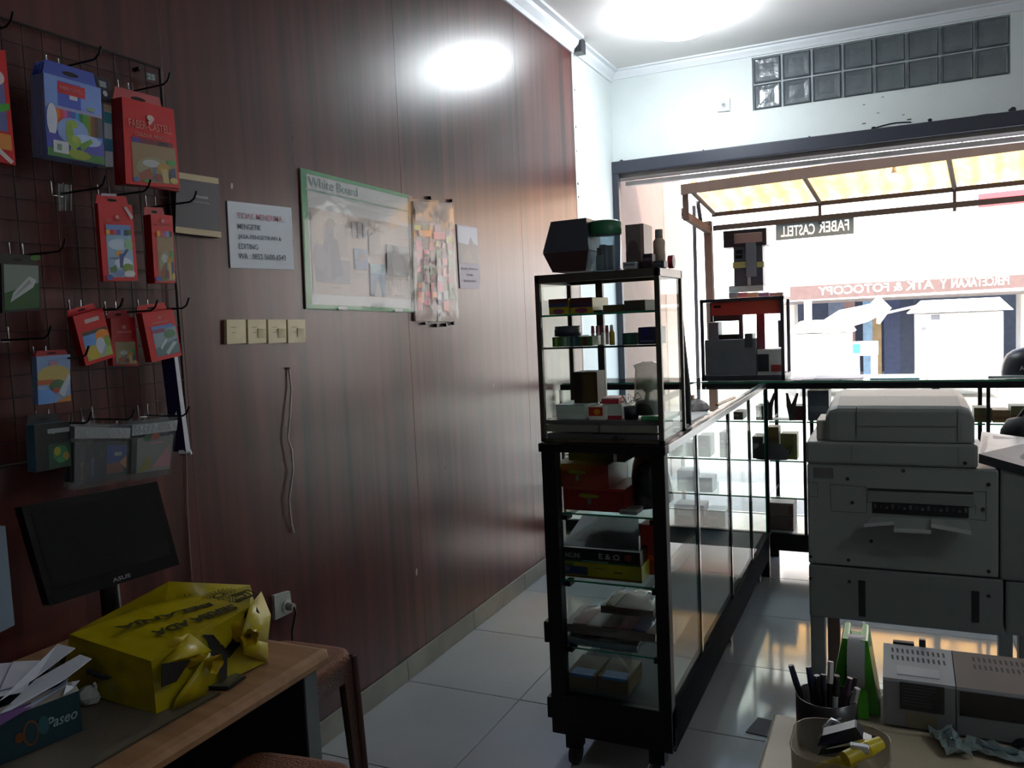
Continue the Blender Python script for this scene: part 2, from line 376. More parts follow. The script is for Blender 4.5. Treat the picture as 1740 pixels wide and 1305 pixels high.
for u in (.374, .80, 1.22):
    q = awp(u, 1); bar('stub', q+Vector((0, 0, .0)), q+Vector((0, 0, -.33)), .04, .04, STEELD, aw)
pt = pY(1203, 388, YF); bar('post', (pt.x, YF, pt.z+.1), (pt.x+.02, YF, -.02), .11, .11, POSTW, aw)
pt = pY(1180, 385, YF-.3); bar('post', (pt.x, YF-.3, pt.z+.3), (pt.x-.01, YF-.3, -.02), .045, .045, STEELD, aw)
bar('brace', pY(1142, 352, YN), pY(1206, 393, YF), .07, .1, POSTW, aw)
bar('brace', pY(1164, 322, YN), pY(1166, 372, YN+.3), .08, .08, POSTW, aw)
bar('brace', pY(1186, 345, YN+.6), pY(1192, 385, YF-.1), .05, .06, STEELD, aw)
bl_ = thing('hanging_bulb', 'bare lit bulb on a brown socket under the yellow awning', 'lamp', tuple(pY(1519, 280, 11.05)))
q = pY(1519, 276, 11.05)
MB().lathe(q, [(0, .02), (.03, .02), (.03, -.03), (.018, -.06), (.035, -.13), (0, -.131)], M('#a4865c', .5), 12).build('socket', bl_)
MB().lathe(q, [(.03, -.132), (.055, -.17), (.05, -.21), (.02, -.235), (0, -.238)], M((1, .97, .9), .3, var=0, emit=8), 12).build('bulb', bl_)
MB().tube([q+Vector((0, 0, .02)), q+Vector((.15, 0, .0)), q+Vector((.42, 0, -.01)), q+Vector((.6, 0, .05)), q+Vector((.74, 0, .16))], .006, DARK).build('cord', bl_)
# printed banner seen from its back
NEGY = Vector((0, -1, 0))
def banner(name, label, cat, px, Y, mat, thick=.01):
    t = thing(name, label, cat, tuple(pY(*px[3], Y)))
    q = [pY(*c, Y) for c in px]
    MB().hexa([q[3], q[2], q[1], q[0]], (0, thick, 0), mat).build('sheet', t); return t, q
t, q = banner('hanging_banner', 'grey banner with mirrored white lettering hung under the awning beam', 'banner', [(1318, 376), (1451, 362), (1451, 397), (1318, 409)], YF+.06, M('#3f4a4c', .6))
u = (q[2]-q[3]).normalized()
WL = M('#ffffff', .5, var=0)
text('lettering', 'FABER', t, lerp2(q, .56, .8), u, (0, 0, 1), WL, w=(q[2]-q[3]).length*.38, h=.15, mirror=True, depth=.004)
text('lettering', 'CASTELL', t, lerp2(q, .07, .84), u, (0, 0, 1), WL, w=(q[2]-q[3]).length*.44, h=.15, mirror=True, depth=.004)
t, q = banner('red_sign', 'red topped cream sign hanging beyond the awning at the right edge', 'sign', [(1662, 330), (1800, 315), (1800, 365), (1662, 378)], 13.2, M('#f3e6cc', .6))
art('print', t, q, [('r', 0, 0, 1, .48, '#d8464c'), ('r', .15, .6, .9, .75, '#e5d3b4')], NEGY, .004)
# shops across the street
ob = thing('shop_building', 'white sunlit shop row across the street behind the brown sign', 'building', (2, 18.0, -.1))
WB = M('#f2f0ec', .7, var=.04)
mb = MB(); g = lambda x, y, Y=18.0: pY(x, y, Y)
z1, z0 = g(1500, 508).z, -.1
mb.box((-14, 18.0, z1), (14, 18.7, 7.5), WB); mb.box((-14, 21.0, -.1), (14, 21.3, 5), M('#5f6672', .8))
mb.box((-14, 18.0, -.1), (g(1350, 550).x, 18.7, z1), WB); mb.box((g(1735, 550).x, 18.0, -.1), (14, 18.7, z1), WB); mb.build('wall', ob)
for (x0, x1, c) in ((1395, 1425, '#8890a0'), (1425, 1445, '#b08a80'), (1460, 1478, '#9ec0dc'), (1478, 1495, '#b59a70'), (1500, 1530, '#46506e'), (1530, 1556, '#40485c')):
    bx('shutter', (g(x0, 520).x, 20.1, -.1), (g(x1, 520).x, 20.2, 3.2), M(c, .6), ob)
bx('awning_slab', (g(1350, 505).x-.4, 17.1, z1-.03), (14, 18.0, z1+.03), M('#6f6a68', .6), ob)
for x in (1436, 1574, 1718):
    c = g(x, 440).x; bx('joint', (c-.02, 17.98, z1+.3), (c+.02, 18.0, 6), M('#c9c7c2', .7), ob)
t, q = banner('brown_sign', 'long brown sign board with white lettering across the street', 'sign', [(1342, 487), (1900, 458), (1900, 479), (1342, 511)], 16.9, M('#5a4744', .6), .05)
u = (q[2]-q[3]).normalized()
text('lettering', 'PERCETAKAN', t, lerp2(q, .53, .74), u, (0, 0, 1), WL, w=(q[2]-q[3]).length*.17, h=.16, mirror=True, depth=.006)
text('lettering', 'Y', t, lerp2(q, .495, .74), u, (0, 0, 1), WL, w=(q[2]-q[3]).length*.02, h=.16, mirror=True, depth=.006)
text('lettering', 'ATK & FOTOCOPY', t, lerp2(q, .1, .74), u, (0, 0, 1), WL, w=(q[2]-q[3]).length*.375, h=.16, mirror=True, depth=.006)
# stalls, table and sheet on the street
def stall(name, label, cat, x0, x1, yt, Y, deco):
    a, b = pY(x0, 600, Y).x, pY(x1, 600, Y).x; zt = pY((x0+x1)/2, yt, Y).z
    t = thing(name, label, cat, ((a+b)/2, Y+.4, -.1))
    bx('cabinet', (a, Y, .12), (b, Y+.8, zt-.22), M('#f4f3ef', .5), t, .01)
    MB().hexa([(a-.12, Y-.15, zt-.2), (b+.12, Y-.15, zt-.2), (b-.05, Y, zt), (a+.1, Y, zt)], (0, .9, 0), M('#f6f5f2', .5)).build('roof', t)
    for x in (a+.05, b-.05): bx('leg', (x-.03, Y+.03, -.1), (x+.03, Y+.09, .13), M('#8b8b8b', .5), t)
    for r in deco:
        p0, p1 = pY(r[0], r[1], Y), pY(r[2], r[3], Y); bx(r[5], (p0.x, Y-.012, p1.z), (p1.x, Y+.0, p0.z), M(r[4], .5), t)
    return t
stall('food_cart', 'white food cart parked across the street, right of the dark doorway', 'cart', 1556, 1705, 508, 15.0,
      [(1562, 522, 1605, 528, '#787a86', 'slot'), (1630, 519, 1676, 526, '#787a86', 'slot'), (1582, 535, 1597, 543, '#777c84', 'photo'), (1566, 557, 1572, 563, '#777', 'photo') if False else (1566, 556, 1574, 563, '#77777c', 'photo'), (1620, 589, 1668, 591, '#c8c6c2', 'seam')])
stall('white_booth', 'plain white booth across the street beside the red glass case', 'booth', 1350, 1440, 545, 15.2, [(1366, 512, 1380, 550, '#a9abb5', 'window'), (1398, 564, 1428, 566, '#c8c6c2', 'seam')])
t = thing('plastic_crate', 'small blue and white crate between the white booth and cart', 'crate', tuple(pY(1470, 630, 14.9)))
p0, p1 = pY(1448, 582, 14.9), pY(1492, 604, 14.9)
bx('box', (p0.x, 14.9, p1.z), (p1.x, 15.3, p0.z), WHITE, t, .01); q0 = pY(1462, 600, 14.9); bx('panel', (p0.x, 14.885, q0.z), (q0.x, 14.9, p0.z-.03), M('#4fb4e6', .5), t)
for x in (p0.x+.06, p1.x-.06): bx('leg', (x-.05, 14.95, -.1), (x+.05, 15.05, p1.z), WHITE, t)
t = thing('umbrella', 'folded white sheet umbrella slanting before the dark shopfront', 'umbrella', tuple(pY(1450, 550, 14.6)))
Q = lambda x, y: pY(x, y, 14.6)
MB().tube([Q(1392, 552), Q(1430, 543), Q(1470, 533), Q(1500, 522)], [.03, .16, .14, .1], M('#f5f5f2', .6), 8).build('folded_cloth', t)
MB().tube([Q(1478, 530), Q(1497, 515), Q(1503, 522), Q(1492, 550)], [.08, .14, .11, .03], M('#f5f5f2', .6), 8).build('flap', t)
MB().tube([Q(1385, 560), Q(1580, 515)], .02, M('#cfcfcf', .4)).build('pole', t)
bar('stand', Q(1446, 541), (Q(1446, 541).x, 14.6, -.1), .04, .04, M('#d0d0d0', .4), t)
t = thing('ceiling_lamp', 'added ceiling lamp out of view at the right, fill light for the room', 'lamp', (1.9, .9, 3.26))  # unseen lamp added as fill, stands in for the room's general light
MB().lathe((1.9, .9, 3.18), [(.0, .082), (.05, .082), (.05, .05), (.03, .02), (.03, 0)], WHITE).build('fitting', t)
MB().lathe((1.9, .9, 3.18), [(.028, .004), (.05, -.015), (.062, -.04), (.05, -.07), (.02, -.085), (0, -.088)], M((1, 1, 1), .5, var=0, emit=12)).build('bulb', t)
p2 = bpy.data.lights.new('fill_light', 'POINT'); p2.energy = 17; p2.shadow_soft_size = .09; p2.color = (.86, .93, 1)
p2o = bpy.data.objects.new('fill_light', p2); COL.objects.link(p2o); p2o.location = (1.9, .9, 3.02)
# ------------------------------------------------------------------ glass display counters
FRAME = M('#0d0e13', .5, spec=.25); BOARD = M('#2c3234', .65, spec=.2)
X0, X1, YA, YE, ZB, ZT = -1.03, -.628, 2.40, 4.58, .13, 1.083
dc = thing('display_counter', 'long black framed glass display counter running to the shop opening', 'counter', (-.83, 3.5, 0))
mb = MB()
w_ = .05
for x in (X0, X1-.042):
    mb.box((x, YA, ZB), (x+(w_ if x == X0 else .042), YA+.045, ZT), FRAME)
mb.box((X0-.006, YA-.008, ZT-.028), (X1+.006, YA+.04, ZT), FRAME)
mb.build('end_frame', dc, .003)
bx('bottom_rail', (X0, YA-.004, ZB-.01), (X1, YA+.04, .252), FRAME, dc, .003)
bx('side_rail', (X1-.03, YA+.04, .185), (X1+.004, YE, .252), M('#0b0b0f', .85, spec=.04), dc, .002); bx('side_rail', (X1-.03, YA+.04, .105), (X1-.002, YE, .18), M('#141418', .85, spec=.04), dc, .002)
bx('side_rail', (X0, YA+.04, .105), (X0+.03, YE, .252), FRAME, dc, .002)
bx('top_rail', (X1-.025, YA+.04, ZT-.03), (X1+.004, YE, ZT-.004), M('#5b5c62', .25, .7), dc, .002); bx('top_rail', (X0, YA+.04, ZT-.03), (X0+.025, YE, ZT-.004), FRAME, dc, .002)
bx('base_board', (X0+.03, YA+.04, .236), (X1-.03, YE, .25), BOARD, dc)
for a, b in ((YA+.045, 2.872), (2.882, 3.50), (3.506, 4.05), (4.056, YE-.01)):
    bx('glass_pane', (X1-.012, a, .25), (X1-.006, b, ZT-.028), GLASS, dc, ends={3: GEDGE, 2: GEDGE})
    bx('glass_pane', (X0+.006, a, .25), (X0+.012, b, ZT-.028), GLASS, dc)
for y, c in ((2.877, '#29413f'), (3.503, '#1c2a2a'), (4.053, '#29413f')): bx('glass_joint', (X1-.016, y-.012, .25), (X1-.003, y+.012, ZT-.03), M(c, .25, coat=.4), dc)
bx('door_glass', (X0+.05, YA+.014, .252), (X1-.042, YA+.02, ZT-.028), glassmat((.86, .9, .89), .6), dc)
bx('top_glass', (X0+.02, 2.86, ZT-.006), (X1-.02, YE, ZT+.002), GLASS, dc, ends={2: GEDGE, 4: GEDGE})
bx('top_board', (X0+.02, YA+.03, ZT-.006), (X1-.02, 2.86, ZT+.002), M('#4a4c50', .4), dc)
for z in (.405, .63, .852): bx('shelf', (X0+.045, YA+.035, z-.006), (X1-.03, 2.865, z), GLASS, dc, ends={2: GEDGE})
for z in (.41, .63, .85):
    for x in (X0+.05, X1-.06): bx('bracket', (x, YA+.03, z-.022), (x+.02, YA+.075, z-.006), FRAME, dc)
for z in (.205, .46): bx('hinge', (X0-.014, YA-.006, z-.035), (X0+.002, YA+.03, z+.035), FRAME, dc, .003)
for x, y in ((X0+.06, YA+.05), (X1-.06, YA+.05), (X1-.05, 3.62), (X0+.06, 3.6), (X1-.05, 4.5)):
    mb = MB(); mb.box((x-.025, y-.025, .06), (x+.025, y+.025, .13), FRAME); mb.cyl((x-.014, y, .035), (x+.014, y, .035), .035, BLACK, n=16); mb.build('caster', dc)
# back counter across the opening
YC = 4.6; BX0, BX1 = -1.83, 1.7
bc = thing('display_counter', 'wide glass display counter across the shop opening, behind the copier', 'counter', (0, 4.85, 0))
bx('top_rail', (BX0, YC, 1.045), (BX1, YC+.03, 1.078), FRAME, bc, .002); bx('top_rail', (BX0, 5.02, 1.045), (BX1, 5.05, 1.078), FRAME, bc, .002)
bx('bottom_rail', (-.62, YC, .155), (BX1, YC+.03, .25), FRAME, bc, .002); bx('bottom_rail', (BX0, YC, .155), (-.63, YC+.03, .25), FRAME, bc, .002); bx('bottom_rail', (BX0, 5.02, .155), (BX1, 5.05, .25), FRAME, bc, .002)
bx('base_board', (BX0, YC+.03, .236), (BX1, 5.02, .25), M('#b8b9ba', .25), bc)
bx('top_glass', (BX0+.01, YC+.012, 1.078), (BX1, 5.04, 1.086), GLASS, bc, ends={2: GEDGE})
xm = [-1.83, -1.2, -.632, -.436, .2, .42, 1.05, 1.7]
for x in xm: bx('post', (x-.008, YC+.002, .25), (x+.008, YC+.024, 1.046), FRAME, bc); bx('post', (x-.01, 5.03, .25), (x+.01, 5.05, 1.046), FRAME, bc)
for a, b in zip(xm, xm[1:]):
    bx('glass_pane', (a+.009, YC+.01, .25), (b-.009, YC+.016, 1.046), GLASS, bc)
    for z in (.445, .650, .866): bx('shelf', (a+.01, YC+.03, z-.008), (b-.01, 5.0, z), GLASS, bc, ends={2: GEDGE})
for x in (-1.75, -.66, .4, 1.6):
    for y in (YC+.02, 5.02): bx('leg', (x-.03, y-.02, 0), (x+.03, y+.02, .156), FRAME, bc)

# small showcase standing on the near end of the long counter
US0, US1, UYA, UYB, UZ0, UZ1 = -1.03, -.628, 2.405, 2.70, ZT+.003, 1.617
sc = thing('glass_showcase', 'small three level glass showcase standing on the near counter end', 'showcase', (-.83, 2.55, UZ0))
UF = M('#4c4a45', .4, .4)
mb = MB(); t_ = .016
for x in (US0, US1-t_):
    for y in (UYA, UYB-t_): mb.box((x, y, UZ0), (x+t_, y+t_, UZ1), UF)
for z in (UZ1-.026,):
    mb.box((US0, UYA, z), (US1, UYA+t_, UZ1), UF); mb.box((US0, UYB-t_, z), (US1, UYB, UZ1), UF)
    mb.box((US0, UYA, z), (US0+t_, UYB, UZ1), UF); mb.box((US1-t_, UYA, z), (US1, UYB, UZ1), UF)
mb.box((US0, UYA, UZ0), (US1, UYA+t_, UZ0+.012), UF); mb.box((US0, UYB-t_, UZ0), (US1, UYB, UZ0+.012), UF)
mb.build('frame', sc, .0015)
bx('top_panel', (US0+.01, UYA+.01, UZ1-.012), (US1-.01, UYB-.01, UZ1-.004), M('#777b7d', .3), sc)
bx('glass_pane', (US1-.009, UYA+.016, UZ0+.01), (US1-.005, UYB-.016, UZ1-.026), GLASS, sc)
bx('glass_pane', (US0+.005, UYA+.016, UZ0+.01), (US0+.009, UYB-.016, UZ1-.026), GLASS, sc)
bx('glass_pane', (US0+.016, UYA+.006, UZ0+.09), (US1-.016, UYA+.01, UZ1-.026), GLASS, sc)
bx('back_post', (-.922, UYB-.02, UZ0), (-.898, UYB-.004, UZ1-.02), M('#35363c', .4), sc)
S1, S2, S3 = 1.491, 1.388, 1.155
for z in (S1, S2): bx('shelf', (US0+.012, UYA+.018, z-.006), (US1-.012, UYB-.02, z), GLASS, sc, ends={2: GEDGE} if z == S1 else {2: M('#1d3330', .2)})
bx('shelf', (US0+.012, UYA+.012, S3-.012), (US1-.012, UYB-.02, S3), M('#4b4e50', .4), sc)
for a, b in ((US0+.018, -.838), (-.832, US1-.02)): bx('drawer', (a, UYA+.004, S3-.036), (b, UYA+.2, S3-.013), M('#6c6f66', .35), sc, .002)
d_ = bx('drawer', (US0+.02, UYA+.004, UZ0+.012), (US1-.02, UYA+.2, S3-.042), M('#44484b', .4), sc, .002)
MB().lathe((-.765, UYA+.006, S3-.045), [(0, 0), (.02, 0), (.02, -.006), (0, -.006)], BLACK, 14).build('finger_notch', d_)

# ------------------------------------------------------------------ cartons and other goods
def carton(name, label, cat, px, Y, z0, depth, mat, group=None, deco=(), bev=.0015, top=None, rot=0):
    """px = left, right, top pixel of the front face lying in plane Y; stands on z0"""
    x0, x1 = pY(px[0], px[2], Y).x, pY(px[1], px[2], Y).x; z1 = pY((px[0]+px[1])/2, px[2], Y).z
    return crate(name, label, cat, x0, x1, Y, z0, z1, depth, mat, group, deco, bev, top)
def crate(name, label, cat, x0, x1, Y, z0, z1, depth, mat, group=None, deco=(), bev=.0015, top=None):
    if deco or top:
        t = thing(name, label, cat, ((x0+x1)/2, Y+depth/2, z0), group)
        bx('body', (x0, Y, z0+.0005), (x1, Y+depth, z1), mat, t, bev, ends={1: top} if top and not isinstance(top, tuple) else None)
        if deco: art('print', t, [(x0, Y, z1), (x1, Y, z1), (x1, Y, z0), (x0, Y, z0)], deco, NEGY)
        return t
    mb = MB(); mb.box((x0, Y, z0+.0005), (x1, Y+depth, z1), mat)
    t = thing(name, label, cat, ((x0+x1)/2, Y+depth/2, z0), group)
    mb.build('body', t, bev)
    bx('flap_seam', (x0+.002, Y+depth*.47, z1), (x1-.002, Y+depth*.53, z1+.0008), M('#b9a98c', .4), t)
    return t
yy = UYA+.03
YEL = M('#b5a01e', .45); OLV = M('#5d5330', .6); NVY = M('#1b2350', .4)
yd = [('r', 0, .0, 1, .28, '#5a2f2e'), ('r', 0, .28, 1, .52, '#3d4675'), ('e', .5, .8, .3, .16, '#8a4a6a')]
carton('pencil_box', 'yellow and purple box, left of the two on the top glass shelf', 'box', (932, 965, 508), yy, S1, .16, YEL, 'yellow boxes on the top glass shelf', yd)
carton('pencil_box', 'yellow and maroon box, right of the two on the top glass shelf', 'box', (969, 1006, 506), yy, S1, .16, YEL, 'yellow boxes on the top glass shelf', [('r', 0, 0, 1, .35, '#4a2024'), ('r', 0, .35, 1, .6, '#443058'), ('e', .5, .8, .3, .16, '#8a3550')])
carton('flat_box', 'low dark olive box in the middle of the top glass shelf', 'box', (1024, 1057, 518), yy+.02, S1, .12, OLV)
carton('flat_box', 'taller brown box at the right on the top glass shelf', 'box', (1060, 1096, 510), yy+.02, S1, .12, M('#4a4238', .6))
carton('flat_box', 'thin dark green packet between yellow and olive boxes', 'box', (1008, 1023, 527), yy, S1, .1, M('#2c4236', .6))
for k, (a, b, top, c, lab) in enumerate(((938, 953, 573, '#3f6b35', 'light green small box at left end of second glass shelf'), (954, 968, 572, '#5f8577', 'pale green small box second from left on second shelf'),
        (969, 983, 571, '#2d4f60', 'teal small box under the dark round tin'), (984, 1006, 572, '#3c6a3c', 'green and red small box left of pink packets'), (1057, 1082, 566, '#0f4038', 'dark green box beside the navy box'))):
    carton('small_box', lab, 'box', (a, b, top), yy, S2, .1, M(c, .45), 'small boxes on the second glass shelf', [('r', .3, .1, .6, .9, ['#7fae4a', '#9fc0ae', '#58788a', '#7c3030', '#1d6a5a'][k])])
carton('navy_box', 'navy blue box at the right end of the second glass shelf', 'box', (1084, 1114, 556), yy, S2, .12, NVY, None, [('r', .1, .75, .9, .85, '#4d5aa0'), ('r', .3, .05, .6, .5, '#26309a')])
t = thing('round_tin', 'dark round tin with red mark lying on small green boxes', 'tin', tuple(pY(965, 571, yy+.05)))
c = pY(965, 571, yy+.05)
mb = MB(); mb.lathe(c, [(0, 0), (.043, 0), (.043, .022), (.04, .024), (0, .024)], M('#2b3140', .35), 20); mb.build('body', t)
MB().lathe(c+Vector((0, 0, .024)), [(.041, -.002), (.041, .008), (.0, .009)], M('#3c4152', .35), 20).build('lid', t)
for k, (x, cc) in enumerate(((1004, '#b0506a'), (1012, '#c26a80'), (1020, '#9a3a55'), (1028, '#c05a5a'), (1036, '#a04060'))):
    a = pY(x, 560, yy+.07); b = pY(x+6.5, 560, yy+.07)
    t = thing('marker_pen', 'pink marker pen standing behind green boxes, %s in its row' % ['leftmost', 'second', 'middle', 'fourth', 'rightmost'][k], 'pen', (a.x, a.y, S2), 'pink marker pens on the second shelf')
    cx = (a.x+b.x)/2
    MB().cyl((cx, a.y, S2+.001), (cx, a.y, S2+.04), .0055, M('#dfc9cf', .4), n=10).build('barrel', t); MB().cyl((cx, a.y, S2+.04), (cx, a.y, S2+.062), .0062, M(cc, .4), r1=.005, n=10).build('cap', t)
t = thing('glue_bottle', 'slim yellow bottle beside the pink marker pens', 'bottle', (pY(1040, 575, yy).x, yy, S2))
c = Vector((pY(1040, 575, yy+.02).x, yy+.02, S2)); MB().lathe(c, [(0, .001), (.009, .001), (.009, .04), (.004, .047)], M('#d8b23a', .4), 12).build('body', t); MB().lathe(c, [(.005, .046), (.005, .058), (.002, .064), (0, .064)], M('#e8e0d0', .4), 12).build('cap', t)
# bottom level
carton('white_box', 'plain white box at left on the showcase floor', 'box', (944, 993, 688), yy, S3, .14, M('#b9cbc7', .5), None, [('r', .0, 0, 1, .06, '#8fa39f')])
zt_ = pY(970, 688, yy).z
carton('tall_box', 'tall brown box standing on the white box', 'box', (974, 1014, 632), yy+.05, zt_, .08, M('#4a3620', .6), None, [('r', 0, 0, .35, 1, '#2a1d1c'), ('r', .45, .1, .9, .9, '#54401f')])
carton('red_white_box', 'small red and white box with yellow mark, showcase floor', 'box', (1000, 1028, 690), yy-.005, S3, .08, M('#d5d8d4', .5), None, [('r', 0, .08, .85, .7, '#b0281f'), ('e', .5, .4, .2, .2, '#c98f20')])
carton('red_white_box', 'white box with red top and bottom bands beside it', 'box', (1030, 1056, 687), yy+.02, S3, .1, M('#c9d2ce', .5), None, [('r', 0, .75, 1, 1, '#a02a35')])
zt_ = pY(1040, 687, yy+.02).z
carton('red_lid_box', 'flat red and white packet stacked on the banded box', 'box', (1022, 1051, 676), yy+.025, zt_, .08, M('#b02a3a', .5), None, [('r', 0, .0, 1, .2, '#d8d8d8')])
t = thing('wire_clips', 'pile of silver wire clips with dark cup on showcase floor', 'clips', (pY(1070, 710, yy).x, yy+.04, S3))
c = Vector((pY(1068, 700, yy).x, yy+.03, S3)); MB().lathe(c, [(0, .001), (.022, .001), (.024, .04), (.021, .04), (.019, .004), (0, .004)], M('#1c2030', .35), 14).build('cup', t)
mb = MB()
for k in range(7):
    a = k*.9; q = c+Vector((.015*math.cos(a), .015*math.sin(a), .04+.004*k))
    mb.tube([q, q+Vector((.02*math.cos(a), .01, .02)), q+Vector((.03*math.cos(a+1), .0, .005)), q+Vector((.0, .0, -.005))], .0014, CHROME, 5)
mb.build('wires', t)
t = thing('green_fruit_ornament', 'round green ornament wrapped in clear bag inside the showcase', 'ornament', (pY(1100, 690, yy).x, yy+.1, S3))
c = Vector((pY(1099, 690, yy+.06).x, yy+.06, S3+.012)); bs = pY(1100, 655, yy+.06).z
MB().lathe(c, [(0, 0), (.036, 0), (.036, .03), (.03, .045), (0, .045)], M('#3a3d42', .5), 16).build('base', t)
cc = Vector((c.x+.005, c.y, bs)); r_ = .022
MB().lathe(cc, [(0, -r_), (r_*.6, -r_*.85), (r_, -.2*r_), (r_*.98, .35*r_), (r_*.6, .85*r_), (.2*r_, .85*r_), (0, .7*r_)], M('#6f7d3c', .4), 16).build('ball', t)
MB().tube([c+Vector((.0, 0, .04)), cc-Vector((0, 0, r_*.8))], .008, M('#8a8f60', .5)).build('stem', t)
P = [[Vector((cc.x+.045*math.cos(a)*s*(1+.12*math.sin(5*a)), c.y+.035*math.sin(a)*s, z)) for a in [k*2*PI/14 for k in range(15)]] for z, s in ((S3+.01, .8), (S3+.06, 1), (bs, .95), (bs+.05, .85), (bs+.065, 1.0), (bs+.075, .4))]
MB().grid(P, glassmat((.85, .87, .84), 1.5, .15, .3)).build('clear_bag', t)
carton('green_ruler', 'bright green strip lying in front of the wrapped ornament', 'ruler', (1089, 1122, 708), yy-.005, S3, .02, M('#2fae62', .3), None, [('r', .05, .3, .95, .5, '#7fe0a0')])
# goods on top of the showcase
TZ = UZ1+.001
R = Matrix.Rotation(math.radians(14), 3, 'Z')
t = thing('black_box', 'tall black carton leaning at the left on top of the showcase', 'box', (-.94, 2.5, TZ))
q = [pY(922, 430, 2.42), pY(936, 377, 2.42), pY(996, 370, 2.42), pY(1000, 425, 2.42), pY(995, 460, 2.42), pY(939, 463, 2.42)]
MB().hexa([q[5], q[4], q[3], q[0]], (0, .12, 0), M('#3a2a2e', .4)).build('body', t, .002)
MB().hexa([q[0]+Vector((0, .001, .001)), q[3]+Vector((0, .001, .001)), q[2], q[1]], (0, .12, 0), M('#4a515e', .35)).build('lid', t, .002)
t = thing('plastic_jar', 'clear plastic jar with green lid on top of the showcase', 'jar', (pY(1030, 440, 2.5).x, 2.5, TZ))
c = Vector((pY(1029, 430, 2.47).x, 2.47, TZ)); zl = pY(1030, 397, 2.47).z-TZ; zt = pY(1030, 379, 2.47).z-TZ; rj = .0485
MB().lathe(c, [(0, .001), (rj*.92, .001), (rj*.95, .01), (rj, zl*.7), (rj*1.0, zl)], glassmat((.55, .66, .72), 1, .1, .25, (.35, .45, .5)), 24).build('body', t)
MB().lathe(c, [(rj*1.08, zl-.004), (rj*1.1, zl+.004), (rj*1.08, zt), (rj*.9, zt+.006), (0, zt+.006)], M('#1c6b45', .4), 24).build('lid', t)
mb = MB()
for k in range(9): mb.box((c.x-.03+random.uniform(0, .045), c.y-.03+random.uniform(0, .04), TZ+.004), (c.x-.03+random.uniform(.005, .06), c.y-.02+random.uniform(0, .04), TZ+random.uniform(.04, .085)), M(['#3a4048', '#5f7fa0', '#8f9aa2'][k % 3], .5))
mb.build('contents', t)
carton('grey_box', 'translucent grey box right of the green lidded jar', 'box', (1062, 1093, 381), 2.47, TZ, .1, M('#7d7679', .45), None, [('r', 0, .6, 1, 1, '#5c5558'), ('e', .4, .55, .3, .2, '#5a4e50'), ('r', .82, 0, 1, 1, '#a88f92')])
t = thing('spray_bottle', 'beige bottle with grey cap at right on the showcase', 'bottle', (pY(1121, 440, 2.5).x, 2.5, TZ))
c = Vector((pY(1120.5, 430, 2.5).x, 2.5, TZ)); zb = pY(1120, 404, 2.5).z-TZ; zt = pY(1120, 390, 2.5).z-TZ
MB().lathe(c, [(0, .001), (.0185, .001), (.0185, zb*.88), (.01, zb)], M('#c9b8a2', .4), 16).build('body', t); MB().lathe(c, [(.011, zb-.002), (.0125, zb), (.0115, zt), (0, zt)], M('#8e8f8c', .4), 14).build('cap', t)
for (nm, lab, cat, x0, x1, top, y, dp, cl) in (('small_box', 'little dark box leaning before the grey box on the showcase', 'box', 1092, 1108, 431, 2.42, .04, '#2b1c24'),
        ('card', 'pale card lying at the foot of the green lidded jar', 'card', 1058, 1080, 445, 2.415, .04, '#a9b2b8'), ('stapler', 'flat dark stapler lying at the right on the showcase top', 'stapler', 1086, 1128, 444, 2.44, .05, '#3c4250')):
    carton(nm, lab, cat, (x0, x1, top), y, TZ, dp, M(cl, .5), None, [('r', .1, .3, .9, .5, '#5f6670')])
t = thing('red_tape_roll', 'small roll of red tape standing on the right showcase corner', 'tape', (-.62, 2.55, TZ))
c = pY(1141, 446, 2.56); mb = MB(); c.z = TZ+.022
mb.cyl(c+Vector((-.008, -.0, 0)), c+Vector((.008, .0, 0)), .021, M('#a02238', .4), n=18, capmat=M('#d8b8b8', .5)); mb.build('roll', t); MB().cyl(c+Vector((-.009, 0, 0)), c+Vector((.009, 0, 0)), .011, M('#e0d5d0', .5), n=14).build('core', t)
# goods behind the glass door
y2 = YA+.07
RED = M('#8e1a1c', .4)
rb = [('e', .42, .35, .17, .09, '#8c8a2a'), ('e', .33, .3, .06, .06, '#8c8a2a'), ('r', .4, .45, .46, .7, '#6c7a70'), ('r', .02, .0, .98, .1, '#b33a34')]
z1 = .852
crate('red_box', 'red box with yellow tree emblem, lower of two on upper shelf', 'box', pY(957, 840, y2).x, pY(1062, 840, y2).x, y2, z1, pY(1000, 829, y2).z, .2, RED, None, rb)
zz = pY(1000, 829, y2).z+.001
crate('red_box', 'red box with yellow tree emblem, topmost of two on upper shelf', 'box', pY(944, 800, y2).x, pY(1035, 800, y2).x, y2-.01, zz, pY(990, 788, y2).z, .2, M('#8a1e18', .4), None, rb[:3])
zz = pY(990, 788, y2-.01).z+.001
crate('black_folder', 'black folder lying on the topmost red box', 'folder', pY(966, 780, y2+.03).x, pY(1062, 780, y2+.03).x, y2+.03, zz, zz+.03, .22, M('#1f1b24', .3), None, [('r', .8, .1, .86, .9, '#d8dde0')])
t = thing('black_bag', 'black plastic bag crumpled at right behind the red boxes', 'bag', (-.7, y2+.1, z1))
P = []
for i in range(7):
    z = z1+.002+.195*i/6; s_ = [1, 1.05, 1.0, .95, .9, .8, .5][i]
    P.append([Vector((-.735+.06*s_*math.cos(a)*(1+.1*math.sin(3*a+i)), y2+.17+.11*s_*math.sin(a)*(1+.1*math.cos(4*a+i*2)), z)) for a in [k*2*PI/16 for k in range(17)]])
MB().grid(P, M('#1e1d24', .25, bump=.5, bscale=30)).build('body', t); MB().tube([Vector((-.735, y2+.17, z1+.19)), Vector((-.75, y2+.12, z1+.2))], .012, M('#1e1d24', .25)).build('knot', t)
